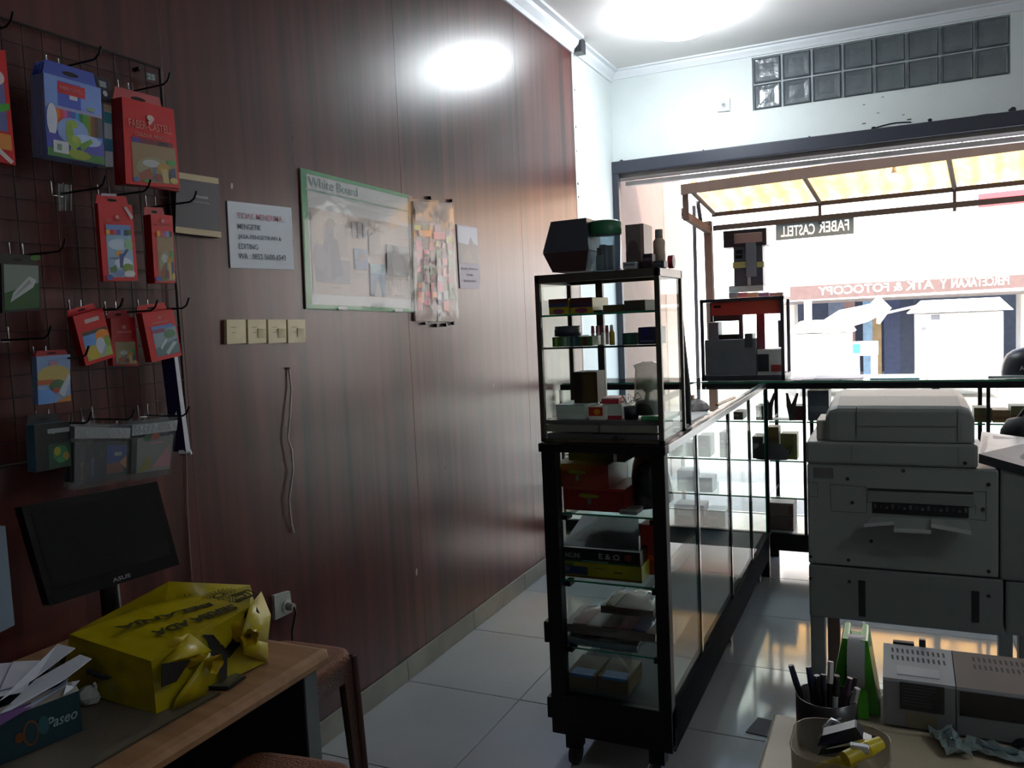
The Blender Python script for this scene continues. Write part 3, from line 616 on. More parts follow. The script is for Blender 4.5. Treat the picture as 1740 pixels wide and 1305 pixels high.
carton('white_card', 'white card lying on upper shelf at right of the red boxes', 'card', (1052, 1082, 868), y2-.02, z1, .08, M('#a8adb0', .5), None, [('r', .1, .2, .5, .6, '#7b8288')])
carton('red_packet', 'red packet at far right behind the black and yellow boxes', 'packet', (1087, 1112, 892), y2+.08, .632, .1, M('#8a2018', .45), None, [('r', .1, .6, .9, .7, '#c0392a')])
zy = pY(1000, 957, y2-.01).z+.001
t = carton('yellow_box', 'yellow box printed with a dark label under the black box', 'box', (947, 1090, 957), y2-.01, .632, .2, M('#a39a10', .4), None,
       [('r', 0, .86, 1, 1, '#7a4a14'), ('r', .02, .3, .37, .82, '#31395c'), ('r', .02, .12, .2, .3, '#5d7030'), ('e', .1, .5, .05, .2, '#6a7076'), ('r', .68, .45, .78, .55, '#4b5a10'), ('r', .45, .3, .6, .36, '#6a7012')])
t = carton('game_box', 'black box with white lettering stacked on the yellow box', 'box', (949, 1087, 934), y2-.01, zy+.001, .2, M('#101216', .35), None, [('r', 0, .86, 1, 1, '#14553a'), ('r', .3, .84, .62, .96, '#6f8f86'), ('e', .86, .42, .045, .24, '#7d2f38'), ('r', .52, .6, .78, .68, '#7a2530')])
x0, x1 = pY(955, 940, y2-.01).x, pY(985, 940, y2-.01).x; zl = pY(970, 947, y2-.011).z
text('lettering', 'TAKUNI', t, (x0, y2-.0118, zl), (1, 0, 0), (0, 0, 1), M('#9aa5a0', .5), x1-x0, .017)
x0, x1 = pY(1018, 945, y2-.01).x, pY(1053, 945, y2-.01).x; zl = pY(1035, 951, y2-.011).z
text('lettering', 'E & O', t, (x0, y2-.0118, zl), (1, 0, 0), (0, 0, 1), M('#a9b0ab', .5), x1-x0, .018)
zg = pY(1000, 934, y2).z+.001
t = thing('clear_folder', 'glossy grey transparent folder leaning back on the black box', 'folder', (-.84, y2+.1, zg))
q = [pY(954, 931, y2), pY(1085, 936, y2), pY(1085, 878, y2+.2), pY(990, 876, y2+.2)]; q[0].z = q[1].z = zg+.003
MB().hexa(q, (0, 0, -.002), M('#2f343d', .35, coat=.1)).build('sheet', t); MB().hexa([q[0]+Vector((0, 0, .001)), q[0].lerp(q[1], .3)+Vector((0, 0, .001)), q[3].lerp(q[2], .3)+Vector((0, 0, .001)), q[3]+Vector((0, 0, .001))], (0, 0, -.001), M('#4a525e', .3, coat=.1)).build('pocket', t)
# clear packs on the lowest shelf
def softpack(name, label, x0, x1, Y, z0, h, depth, mats, seed, cat='packet', group=None):
    rnd = random.Random(seed); t = thing(name, label, cat, ((x0+x1)/2, Y+depth/2, z0), group)
    n, m = 9, 7; P = []
    for i in range(n+1):
        u = i/n; row = []
        for j in range(m+1):
            v = j/m; e = (1-abs(2*u-1)**4)*(1-abs(2*v-1)**4)
            row.append(Vector((x0+(x1-x0)*u+rnd.uniform(-.003, .003), Y+depth*v+rnd.uniform(-.004, .004), z0+.002+h*e*(1+rnd.uniform(-.14, .14)))))
        P.append(row)
    MB().grid([r[::-1] for r in P], mats[0]).build('film', t)
    MB().box((x0+.006, Y+.01, z0+.001), (x1-.006, Y+depth-.01, z0+h*.5), mats[1]).build('contents', t)
    for k, c in enumerate(mats[2:]):
        a = x0+(x1-x0)*(.12+.76*k/len(mats[2:])); bx('picture', (a, Y+.015, z0+h*.5), (a+(x1-x0)*.16, Y+depth-.03, z0+h*.56), M(c, .4), t)
    return t
FILM = glassmat((.85, .83, .83), 1.2, .1, .12, (.5, .46, .46))
xx0, xx1 = pY(952, 1090, y2).x, pY(1116, 1090, y2).x
softpack('clear_packet', 'flat brown packet at the bottom of the lowest shelf pile', xx0, xx1-.06, y2, .406, .03, .2, [FILM, M('#4a3f3d', .4), '#6c7f88', '#8a8d92'], 1)
softpack('clear_packet', 'clear packet with red, white and blue prints on lowest shelf', xx0+.005, xx1, y2-.005, .437, .055, .2, [FILM, M('#7d6a68', .4), '#7b3a36', '#c7c4c2', '#4a2830', '#a04050', '#2c3270'], 2)
softpack('clear_packet', 'brown packet on top of the lowest shelf pile, at back', xx0+.12, xx1-.02, y2+.05, .494, .05, .18, [FILM, M('#6a5650', .4), '#8f7f60'], 3)
t = thing('metal_tube', 'grey metallic tube lying along the lowest glass shelf edge', 'tube', (-.88, y2-.02, .406))
a, b = pY(954, 1085, YA+.05), pY(1084, 1103, YA+.05); a.z = b.z = .418
mb = MB(); mb.cyl(a, b, .011, M('#6d7d88', .25, .6), n=14); mb.build('body', t); MB().cyl(a-Vector((.004, 0, 0)), a+Vector((.006, 0, 0)), .0118, M('#3c444c', .3), n=14).build('cap', t)
BRN = M('#57452a', .6)
for k, (x0, x1, zt, zb, lab) in enumerate(((962, 1011, 1180, 0, 'lower left brown carton on the counter floor'), (963, 1010, 1146, 1, 'upper left brown carton with blue tape on the counter floor'),
        (1014, 1069, 1184, 0, 'lower right brown carton with blue tape edge on the counter floor'), (1016, 1067, 1152, 1, 'upper right brown carton with blue tape on the counter floor'))):
    base = .251 if not zb else pY((x0+x1)/2, 1180 if k == 1 else 1184, y2).z+.001
    t = carton('brown_carton', lab, 'carton', (x0, x1, zt), y2, base, .16, BRN, 'brown cartons in the bottom of the counter', [('r', 0, .92, 1, 1, '#4a3a20')])
    zz = pY((x0+x1)/2, zt, y2).z; xa, xb = pY(x0+7, zt, y2).x, pY(x1-4, zt, y2).x
    bx('blue_tape', (xa, y2-.001, zz-.008), (xb, y2+.05, zz+.001), M('#2f6fb8', .35), t)
t = thing('clear_bag', 'dusty clear plastic bag over the brown cartons', 'bag', (-.85, y2+.1, .26))
P = [[Vector((xx0-.01+.24*u+random.uniform(-.006, .006), y2+.03+.2*v, .44+.0*u-.06*abs(2*u-1)**3+random.uniform(-.008, .008)-.05*abs(2*v-1)**4)) for v in [k/5 for k in range(6)]] for u in [k/8 for k in range(9)]]
MB().grid([r[::-1] for r in P], glassmat((.75, .77, .76), 1.4, .2, .22, (.3, .33, .33))).build('film', t)
MB().grid([[p+Vector((0, -.02, 0)), p+Vector((0, -.022, -.17))] for p in [r[0] for r in P]], glassmat((.86, .87, .86), 1.4, .2, .1, (.3, .33, .33))).build('front', t)
# on the long counter top
CT = ZT+.003
t = thing('paper_stack', 'stack of loose white papers along the counter top edge', 'paper', (-.68, 3.1, CT))
for k in range(5): 
    a = random.uniform(-.1, .1); Rm = Matrix.Rotation(a, 3, 'Z'); MB().box((-.79, 2.76+.02*k, CT+.0025*k), (-.645, 3.02+.03*k, CT+.0025*k+.0022), M(['#b8bcc4', '#8d9098', '#c9ccd2', '#9aa0a8', '#d5d5d8'][k], .5), R=Rm).build('sheet', t)
t = thing('crumpled_paper', 'crumpled white paper with orange tab on the counter top', 'paper', (-.68, 3.15, CT))
P = [[Vector((-.7+.04*s*math.cos(a)*(1+.25*math.sin(3*a+i)), 3.2+.06*s*math.sin(a)*(1+.2*math.cos(4*a+i)), CT+.055*z)) for a in [k*2*PI/12 for k in range(13)]] for i, (z, s) in enumerate(((0, .8), (.3, 1.1), (.7, .8), (1, .3)))]
MB().grid(P, M('#bdb9b8', .6), False).build('body', t); bx('tab', (-.735, 3.2, CT+.045), (-.715, 3.23, CT+.068), M('#b5623a', .5), t)
t = thing('orange_pencil', 'orange pencil lying on the long counter top', 'pencil', (-.66, 3.5, CT))
MB().cyl((-.665, 3.42, CT+.006), (-.645, 3.72, CT+.006), .006, M('#a8783a', .4), n=6).build('shaft', t); MB().cyl((-.645, 3.72, CT+.006), (-.644, 3.74, CT+.006), .006, M('#d8c09a', .5), r1=.001, n=6).build('tip', t)
t = thing('umbrella', 'folded black umbrella leaning beside the glass showcase', 'umbrella', (-.64, 2.85, CT))
a, b = pY(1168, 735, 2.84), pY(1152, 470, 2.76); a.z = CT+.012
pts = [a.lerp(b, k/6) for k in range(7)]
MB().tube(pts, [.013, .02, .018, .014, .01, .006, .004], M('#17171f', .5), 8).build('folded_cloth', t); MB().tube([a-Vector((0, 0, .009)), a.lerp(b, .12)], .0165, BLACK, 8).build('handle', t)
# ------------------------------------------------------------------ goods on and in the back counter
BT = 1.087
yg = 4.66
gx = lambda x, y=600, Y=yg: pY(x, y, Y).x
t = thing('phone_case_display', 'glass case with red header and grey machine on the back counter', 'display case', (-.8, 4.8, BT))
x0, x1 = gx(1191), gx(1333); z1 = pY(1260, 506, yg).z
mb = MB(); e = .018; CF = M('#3a3b44', .4)
for x in (x0, x1-e):
    for y in (yg, yg+.3-e): mb.box((x, y, BT), (x+e, y+e, z1), CF)
for y in (yg, yg+.3-e): mb.box((x0, y, z1-e), (x1, y+e, z1), CF); mb.box((x0, y, BT), (x1, y+e, BT+.03), CF)
for x in (x0, x1-e): mb.box((x, yg, z1-e), (x+e, yg+.3, z1), CF); mb.box((x, yg, BT), (x+e, yg+.3, BT+.03), CF)
mb.build('frame', t, .002)
bx('red_header', (gx(1209), yg+.02, pY(1260, 535, yg).z), (gx(1327), yg+.03, pY(1260, 510, yg).z), M('#e24a40', .45), t)
bx('logo', (gx(1214), yg+.012, pY(1220, 523, yg).z), (gx(1226), yg+.02, pY(1220, 519, yg).z), BLACK, t)
bx('pane', (x0+e, yg+.3-.01, BT+.03), (x1-e, yg+.3-.006, z1-e), GLASS, t); bx('pane', (x0+e, yg+.006, BT+.03), (x1-e, yg+.01, z1-e), GLASS, t)
bx('base', (x0+.005, yg+.005, BT+.001), (x1-.005, yg+.295, BT+.012), M('#565a66', .4), t)
PZ = lambda x, y, Y=yg+.1: pY(x, y, Y)
t = thing('grey_machine', 'grey printing machine standing inside the red header glass case', 'machine', (-.85, 4.85, BT+.013))
G1 = M('#7d828e', .5); Yg = yg+.1; zb = BT+.0125
def pr(name, x0, y0, x1, y1, d, mat, par, Y=Yg, off=0, bev=.004): a, b = pY(x0, y0, Y), pY(x1, y1, Y); return bx(name, (a.x, Y+off, max(b.z, zb)), (b.x, Y+off+d, a.z), mat, par, bev)
pr('body', 1197, 578, 1286, 660, .15, G1, t); pr('tower', 1203, 548, 1221, 579, .12, G1, t); pr('paper_feed', 1220, 569, 1253, 578, .1, BLACK, t, off=.01); pr('side_panel', 1265, 567, 1279, 590, .13, M('#43474f', .4), t, off=-.005)
pr('post', 1252, 534, 1260, 579, .03, M('#4d525a', .5), t, off=.05); pr('top_bar', 1209, 536, 1255, 545, .04, BLACK, t, off=.05)
t = thing('maroon_folder', 'narrow maroon folder upright behind the grey machine', 'folder', (gx(1290), Yg, zb)); a, b = PZ(1284, 533), PZ(1298, 600); bx('cover', (a.x, Yg+.05, zb), (b.x, Yg+.06, a.z), M('#7d2a3e', .5), t); bx('spine', (a.x-.004, Yg+.048, zb), (a.x, Yg+.062, a.z), M('#5d1a2e', .5), t)
t = thing('white_carton', 'white box with dark window right of the grey machine', 'box', (gx(1305), Yg, zb)); pr('body', 1286, 594, 1329, 640, .1, M('#e6e8ec', .5), t, off=.0); pr('dark_window', 1287, 602, 1307, 631, .004, M('#2c2e36', .4), t, off=-.005); pr('red_mark', 1310, 620, 1328, 631, .004, M('#b8403c', .4), t, off=-.004)
pr('dark_panel', 1317, 545, 1328, 592, .02, M('#3a3c44', .5), thing('dark_panel_stand', 'dark upright panel at the right inside the glass case', 'panel', (gx(1322), Yg, zb)), off=.12)
# device on top of the case
zc = z1+.001
for k, (a, b, c) in enumerate(((1238, 1252, '#9fd8dc'), (1254, 1268, '#e8b8b8'), (1270, 1287, '#ecdcae'), (1289, 1306, '#b8b4de'), (1308, 1330, '#cfc8b8'))):
    carton('sticky_notes', '%s sticky note pad lying on the red header case' % ['pale cyan', 'pale pink', 'pale yellow', 'pale violet', 'beige'][k], 'note pad', (a, b, 497), yg+.06, zc, .07, M(c, .5), 'pastel note pads on the glass case', [('r', .1, .4, .9, .5, c)])
zc2 = pY(1260, 497, yg+.06).z+.001; Yd = yg+.1
t = thing('black_stand', 'tall black and grey card machine standing on the pastel pads', 'machine', (gx(1265), Yd, zc2))
def pd(name, x0, y0, x1, y1, d, mat, off=0, bev=.003): a, b = pY(x0, y0, Yd), pY(x1, y1, Yd); return bx(name, (a.x, Yd+off, b.z), (b.x, Yd+off+d, a.z), mat, t, bev)
pd('base', 1238, 486, 1297, 494, .12, M('#f0f0ee', .4)); pd('body', 1246, 420, 1297, 485, .1, M('#6a6d78', .45)); pd('top_cap', 1229, 393, 1303, 416, .13, M('#4a4246', .4), -.01)
pd('top_label', 1248, 398, 1296, 411, .003, M('#d8b0a6', .5), -.014); pd('slot_column', 1267, 412, 1286, 470, .01, M('#a0a8b2', .35), -.012); pd('lock', 1270, 469, 1276, 485, .004, M('#e8e8e8', .4), -.006)
pd('yellow_stripe', 1245, 446, 1268, 455, .004, M('#e3e08a', .4), -.005); pd('yellow_stripe', 1286, 445, 1298, 454, .004, M('#e3e08a', .4), -.005); pd('slot', 1250, 425, 1262, 431, .003, BLACK, -.004); pd('slot', 1250, 434, 1262, 439, .003, BLACK, -.004)
t = thing('dark_bag', 'dark rounded bag with white mark on back counter, right edge', 'bag', (.6, 4.8, BT))
a, b = pY(1700, 590, 4.75), pY(1790, 648, 4.75); P = []
for i in range(8):
    u = i/7; z = BT+.001+(pY(1740, 588, 4.75).z-BT)*u; s = [.92, 1, 1.02, 1.03, 1.0, .95, .75, .1][i]; xc = (a.x+b.x)/2
    P.append([Vector((xc+(b.x-a.x)/2*s*math.cos(q)+.03*u, 4.78+.1*s*math.sin(q), z)) for q in [k*2*PI/18 for k in range(19)]])
MB().grid(P, M('#23262f', .4)).build('body', t)
q = pY(1732, 626, 4.675); text('lettering', 'ASP', t, (q.x, 4.672, q.z-.012), (1, 0, .2), (0, 0, 1), M('#d8dade', .4), .05, .022)
bx('base_strip', (a.x-.06, 4.66, BT), (b.x, 4.66+.04, BT+.012), M('#c9d3da', .3), t)
t = thing('cyan_ruler', 'cyan plastic ruler lying on the back counter edge', 'ruler', (gx(1520), 4.65, BT)); bx('strip', (gx(1478), 4.63, BT), (gx(1562), 4.66, BT+.008), M('#5fd0e6', .3), t); bx('scale', (gx(1480), 4.631, BT+.008), (gx(1560), 4.638, BT+.0086), M('#e8f4f6', .3), t)
t = thing('white_papers', 'white papers lying on back counter right of the glass case', 'paper', (gx(1390), 4.7, BT))
for k in range(3): bx('sheet', (gx(1342+20*k), 4.64+.01*k, BT+.003*k), (gx(1425+20*k), 4.9, BT+.003*k+.0028), M(['#d8d6d8', '#e8e6e4', '#c8c8cc'][k], .5), t)
# inside the back counter
yi = YC+.06
def inner(name, lab, cat, x0, x1, top, zb_, mat, d=.15, deco=(), grp=None): return carton(name, lab, cat, (x0, x1, top), yi, zb_+.001, d, M(mat, .5), grp, deco)
H3, H2, H1 = .866, .650, .445
inner('dark_box', 'dark grey box on upper shelf behind the scissors', 'box', 1372, 1408, 664, H3, '#4b5060', .2, [('r', .1, .5, .9, .7, '#6a7080')])
inner('red_box', 'dark red box on the upper back counter shelf', 'box', 1341, 1366, 690, H3, '#6a1f2c', .12, [('r', .1, .2, .5, .5, '#8a3a48')])
inner('white_card', 'white cards lying on upper shelf below the scissors', 'card', 1302, 1345, 713, H3, '#dfe2e4', .1, [('r', .1, .2, .4, .6, '#c0c4c8')])
inner('olive_box', 'brown olive box on the middle shelf, left', 'box', 1303, 1323, 726, H2, '#5f4c22', .1, [('r', .0, .0, 1, .3, '#75602c')])
inner('olive_box', 'yellow olive box on the middle shelf, right of the brown one', 'box', 1326, 1354, 737, H2, '#6f6a30', .1, [('r', .8, .0, 1, 1, '#8a8546')])
t = thing('black_pouch', 'black pouch slumped before the olive boxes on middle shelf', 'pouch', (gx(1318, 770, yi), yi, H2))
P = []
for i, (z, s) in enumerate(((0, .9), (.03, 1.05), (.06, .9), (.085, .6), (.1, .1))): P.append([Vector((gx(1312, 770, yi)+.09*s*math.cos(a)*(1+.08*math.sin(3*a)), yi-.022+.02*s*math.sin(a), H2+.002+z)) for a in [k*2*PI/14 for k in range(15)]])
MB().grid(P, M('#3a363c', .5)).build('body', t); MB().tube([P[2][0], P[2][0]+Vector((.03, -.01, .02)), P[1][1]], .004, BLACK).build('strap', t)
for k, (top, b_, c) in enumerate(((878, .251, '#5d4d4c'), (855, 0, '#6b5958'))):
    zb_ = b_ or pY(1335, 878, yi).z
    inner('brown_box', ['lower', 'upper'][k]+' brown box stacked at the bottom of the back counter', 'box', 1306, 1348, top, zb_, c, .18, [('r', .8, .2, .95, .8, '#6a3a30')], 'brown boxes in the back counter')
for k, (x, dx) in enumerate(((1306, 4), (1345, -6))):
    t = thing('scissors', ['pair of dark scissors upright left on the upper shelf', 'open dark scissors upright right on the upper shelf'][k], 'scissors', (gx(x, 690, yi), yi, H3))
    a = pY(x, 712, yi); a.z = H3+.002
    MB().tube([a, pY(x-2+dx*.3, 690, yi), pY(x-8, 668, yi)], [.012, .016, .006], M('#2c2a30', .4)).build('blade', t); MB().tube([a+Vector((.01, 0, 0)), pY(x+3, 690, yi), pY(x+10, 668, yi)], [.012, .014, .006], M('#2c2a30', .4)).build('blade', t)
for k, (x0, x1, top, c, lab) in enumerate(((1655, 1685, 693, '#6a6038', 'olive box'), (1687, 1716, 697, '#8a6a3c', 'tan box'), (1718, 1745, 690, '#6f6a4a', 'grey green box'))):
    inner('notebook_pack', lab+' on upper shelf right of the copier lid', 'box', x0, x1, top, H3, c, .12, [('r', 0, .5, 1, .75, '#7a4a30')], 'boxes on the upper shelf right of the copier')
for k, (x0, x1, top, zb_, c, lab) in enumerate(((1150, 1180, 800, H1, '#9a9ca2', 'grey box on lower shelf seen through the long counter'), (1182, 1210, 812, H1, '#c6c8cc', 'pale box on lower shelf seen through the long counter'),
      (1135, 1178, 752, H2, '#7d8488', 'grey box on middle shelf seen through the long counter'), (1186, 1206, 740, H2, '#5c6a70', 'slate box on middle shelf seen through the long counter'), (1222, 1234, 735, H2, '#6a7a70', 'narrow green grey box seen through the long counter'),
      (1145, 1196, 858, .25, '#8a7a76', 'brown box at the bottom seen through the long counter'), (1200, 1232, 868, .25, '#a8b0b4', 'pale grey box at the bottom seen through the long counter'), (1246, 1262, 700, H3, '#7a6470', 'mauve box on upper shelf seen through the long counter'), (1278, 1296, 742, H2, '#4a5258', 'dark bottle box by the corner post on middle shelf'), (1284, 1297, 690, H3, '#6f7072', 'grey box by the corner post on upper shelf'))):
    inner('stationery_box', lab, 'box', x0, x1, top, zb_, c, .14, [('r', .1, .3, .6, .55, '#b8b8b8')])
# ------------------------------------------------------------------ photocopier
YK = 2.8
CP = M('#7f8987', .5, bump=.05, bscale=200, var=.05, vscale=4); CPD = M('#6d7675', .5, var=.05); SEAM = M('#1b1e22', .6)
cp = thing('photocopier', 'large grey office photocopier on a stand before the back counter', 'copier', (.05, 3.1, 0))
def K(x, y, off=0): return pY(x, y, YK+off)
def kbox(name, x0, y0, x1, y1, d, mat, off=0, bev=.004, par=None, z0=None, z1=None):
    a, b = K(x0, y0), K(x1, y1); return bx(name, (a.x, YK+off, b.z if z0 is None else z0), (b.x, YK+off+d, a.z if z1 is None else z1), mat, par or cp, bev)
zs1 = K(1374, 958).z; zbt = K(1374, 1047).z; zup = K(1372, 788).z; zsc = K(1371, 750).z; xR = K(1697, 900).x; xL = K(1373, 900).x
body = bx('main_body', (xL, YK, zs1+.002), (xR, 3.42, zup), CP, cp, .006)
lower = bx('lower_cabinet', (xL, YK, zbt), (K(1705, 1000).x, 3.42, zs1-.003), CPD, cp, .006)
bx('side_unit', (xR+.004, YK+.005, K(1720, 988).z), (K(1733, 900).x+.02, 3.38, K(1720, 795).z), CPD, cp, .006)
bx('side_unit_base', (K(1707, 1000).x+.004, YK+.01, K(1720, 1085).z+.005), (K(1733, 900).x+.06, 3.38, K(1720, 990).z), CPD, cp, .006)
scan = bx('scanner_unit', (xL-.002, YK-.004, zup+.002), (K(1662, 780).x, 3.42, zsc), CP, cp, .008)
adf_x0, adf_x1 = K(1402, 720).x, K(1657, 720).x; zt_ = K(1530, 694).z; ztop = pY(1530, 673, YK+.2).z
prof = [(YK+.01, zsc+.003), (YK+.012, zt_-.012), (YK+.02, zt_-.003), (YK+.04, zt_+.004), (YK+.2, ztop), (YK+.42, ztop+.002), (YK+.5, ztop-.03), (YK+.52, zsc+.003)]
def xsec(x, sy, sz): return [Vector((x, YK+.26+(y-YK-.26)*sy, zsc+.003+(z-zsc-.003)*sz)) for y, z in prof]
mb = MB(); P = [xsec(adf_x0, .97, .72), xsec(adf_x0+.012, .99, .92), xsec(adf_x0+.035, 1, 1), xsec(adf_x1-.035, 1, 1), xsec(adf_x1-.012, .99, .92), xsec(adf_x1, .97, .72)]
mb.grid(P, CP, False); n_ = len(prof); mb.add(P[0], [tuple(range(n_))], CP); mb.add(P[-1], [tuple(reversed(range(n_)))], CP)
adf = mb.build('document_feeder', cp, .003)
def line(x0, y0, x1, y1, off, par, w=.0022, mat=None):
    a, b = K(x0, y0), K(x1, y1); d = (b-a).normalized(); s_ = Vector((-d.z, 0, d.x))*w/2
    return [Vector((p.x, YK+off, p.z)) for p in (a-s_, b-s_, b+s_, a+s_)]
def lines(name, L, off, par, w=.0022, mat=None):
    mb = MB()
    for l in L:
        q = line(*l, off, par, w); nn = (q[1]-q[0]).cross(q[2]-q[0])
        if nn.y > 0: q.reverse()
        mb.hexa(q, (0, .0015, 0), mat or SEAM)
    return mb.build(name, par)
lines('seam', [(1455, 692, 1455, 748), (1628, 696, 1628, 752), (1455, 725, 1628, 726)], .0085, adf, .0016, M('#4a5052', .5))
lines('seam', [(1372, 787, 1662, 797), (1447, 757, 1447, 786), (1628, 760, 1628, 795)], -.0055, scan, .0014, M('#5d6566', .5))
lines('seam', [(1411, 823, 1472, 827), (1411, 823, 1412, 868), (1412, 868, 1472, 872), (1472, 827, 1473, 870), (1374, 819, 1389, 820), (1389, 820, 1390, 843), (1375, 843, 1390, 844), (1655, 834, 1676, 836), (1676, 836, 1676, 885), (1648, 882, 1676, 885), (1646, 858, 1658, 859), (1658, 859, 1658, 873)], -.0015, body, .0016, M('#4e5657', .5))
sm_ = None
for par, off, L in ((body, 0, ((575, 497), (280, 540), (305, 665), (655, 625), (1025, 570), (995, 700), (285, 968), (1025, 1028), (85, 950), (405, 868))), (lower, 0, ((85, 1065), (290, 1082), (1025, 1158))), (scan, -.004, ((900, 455),))):
    for x, y in L: c = K(1350+x/3.108, 640+y/3.108)+Vector((0, off, 0)); MB().cyl(c+Vector((0, -.0025, 0)), c+Vector((0, .001, 0)), .0055, BLACK, n=10).build('screw', par)
kbox('rating_label', 1382, 794, 1416, 813, .002, M('#5a5c5c', .5), -.0015, 0, body)
kbox('handle_slot', 1459, 986, 1471, 1048, .004, SEAM, -.002, 0, lower); kbox('handle_slot', 1651, 1004, 1664, 1058, .004, SEAM, -.002, 0, lower)
lines('slot_shadow_gap', [(1474, 831, 1654, 838)], -.0025, body, .007)
kbox('slot_frame', 1474, 835, 1655, 862, .004, CPD, -.003, .001, body)
mb = MB(); a, b = K(1482, 852), K(1646, 880); mb.box((a.x, YK-.003, b.z), (b.x, YK+.0, a.z), M('#14151a', .6)); 
for k in range(16):
    xx = a.x+(b.x-a.x)*(k+.5)/16; mb.box((xx-.003, YK-.005, a.z-.02), (xx+.004, YK-.002, a.z-.006-.004*(k % 3)), M(['#4b4f55', '#2a2c33', '#60646a'][k % 3], .5))
mb.build('bypass_slot', body)
tr = [K(1482, 878), K(1646, 884), K(1650, 897, ), K(1467, 889)]
tray = MB()
yo = YK-.085
def T_(x, y): return pY(x, y, yo)
tray.hexa([Vector((tr[0].x, YK, tr[0].z)), T_(1468, 892), T_(1519, 888), K(1519, 879)][::1], (0, 0, -.006), CP)
tray.hexa([K(1519, 879), T_(1519, 900), T_(1582, 903), K(1582, 881)], (0, 0, -.006), CP)
tray.hexa([K(1582, 881), T_(1582, 892), T_(1650, 905), K(1646, 884)], (0, 0, -.006), CP)
for x0, y0, x1, y1 in ((1468, 892, 1519, 888), (1519, 900, 1582, 903), (1582, 892, 1650, 905)):
    a, b = T_(x0, y0), T_(x1, y1); tray.hexa([a+Vector((0, -.002, -.007)), b+Vector((0, -.002, -.007)), b+Vector((0, -.002, .004)), a+Vector((0, -.002, .004))], (0, .004, 0), M('#a9b2b2', .4))
tray.build('bypass_tray', cp)
bx('hinge_block', (K(1386, 730).x, YK+.03, zsc), (adf_x0+.004, YK+.2, K(1386, 716).z), M('#a7a49f', .5), cp, .004)
# control panel, tilted, beside the scanner
q = [K(1663, 771), K(1770, 801), pY(1770, 747, YK+.26), pY(1668, 733, YK+.26)]
pan = MB().hexa(q, (0, 0, -.028), M('#e6dcd8', .3), DARK).build('control_panel', cp, .002)
art('keys', pan, [q[3], q[2], q[1], q[0]], [('r', .18, .3, .62, .36, '#3a3c42'), ('r', .25, .62, .5, .68, '#2c2d33'), ('r', .2, .12, .6, .26, '#b0a8a8'), ('r', .03, .2, .12, .9, '#e3dbd8'), ('r', .66, .3, .9, .8, '#8f8a8c')], (0, -.3, 1), .001)
# stand
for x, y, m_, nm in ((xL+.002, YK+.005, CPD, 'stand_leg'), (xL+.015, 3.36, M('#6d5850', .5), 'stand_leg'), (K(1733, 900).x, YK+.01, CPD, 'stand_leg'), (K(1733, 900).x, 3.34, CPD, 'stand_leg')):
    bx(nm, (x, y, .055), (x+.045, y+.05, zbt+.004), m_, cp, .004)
    mb = MB(); mb.cyl((x+.008, y+.025, .028), (x+.037, y+.025, .028), .028, BLACK, n=14); mb.box((x+.01, y+.012, .028), (x+.035, y+.038, .057), DARK); mb.build('caster', cp)
t = thing('black_bag', 'black cloth bag slumped behind the copier control panel at the right edge', 'bag', (.38, 3.15, .9))
P = []; bc0 = pY(1752, 740, 3.2)
for i, (z, s) in enumerate(((-.085, .8), (-.03, 1.0), (.02, .95), (.055, .7), (.07, .1))): P.append([bc0+Vector((.1*s*math.cos(a)*(1+.07*math.sin(3*a+i)), .07*s*math.sin(a), z)) for a in [k*2*PI/16 for k in range(17)]])
MB().grid(P, M('#15161b', .6)).build('body', t); MB().tube([bc0+Vector((-.04, 0, .05)), bc0+Vector((0, 0, .12)), bc0+Vector((.05, 0, .05))], .008, M('#15161b', .6)).build('handle', t)
bx('shelf', (K(1700, 780).x, 3.11, .84), (.55, 3.4, bc0.z-.083), CPD, cp, .004)

# ------------------------------------------------------------------ work table at lower right and what stands on it
CREAM = M('#b9b098', .5, var=.1, vscale=6); TT = .75
t = thing('work_table', 'cream topped table at the lower right carrying pens and jar', 'table', (.35, .9, 0))
bx('tabletop', (-.2, .25, TT-.028), (.95, 1.487, TT), CREAM, t, .004)
bx('edge_band', (-.2015, .25, TT-.027), (-.1995, 1.487, TT-.002), M('#4d463c', .6), t); 
for x in (-.15, .9):
    for y in (.3, 1.43): bx('leg', (x-.025, y-.025, 0), (x+.025, y+.025, TT-.028), M('#4a4640', .6), t)
t = thing('side_table', 'narrow cream table behind the work table, under the grey laminator', 'table', (.35, 1.58, 0))
bx('tabletop', (-.105, 1.49, TT-.028), (.95, 1.655, TT), CREAM, t, .003)
for x in (-.07, .9): 
    for y in (1.515, 1.63): bx('leg', (x-.02, y-.02, 0), (x+.02, y+.02, TT-.028), M('#4a4640', .6), t)
# laminator
LG = M('#8b9093', .45); LGD = M('#757a80', .5); LREFL = M('#6e625c', .4)  # brown top of the right housing is a reflection put into the colour
t = thing('laminator', 'grey laminating machine with slotted top at lower right', 'laminator', (.2, 1.57, TT))
lx0, lx1, lx2 = -.021, .0895, .62; ly = 1.5; lz = pY(1502, 1152, ly).z; lzb = lz+.018
def lam(x0, x1, m_, mt, nm):
    mb = MB(); pr_ = [(ly, TT+.006), (ly, lz-.004), (ly+.004, lz), (ly+.115, lzb), (ly+.135, lzb-.008), (ly+.14, TT+.006)]
    A = [Vector((x0, *p)) for p in pr_]; B = [Vector((x1, *p)) for p in pr_]; n = len(pr_)
    for i in range(n): mb.add([A[i], A[(i+1) % n], B[(i+1) % n], B[i]], [(3, 2, 1, 0)], mt if i in (2,) else m_)
    mb.add(A, [tuple(range(n))], m_); mb.add(B, [tuple(reversed(range(n)))], m_); return mb.build(nm, t, .0015)
lm1 = lam(lx0, lx1, LGD, M('#a7acb0', .4), 'left_housing'); lm2 = lam(lx1+.0015, lx2, LGD, LREFL, 'right_housing')
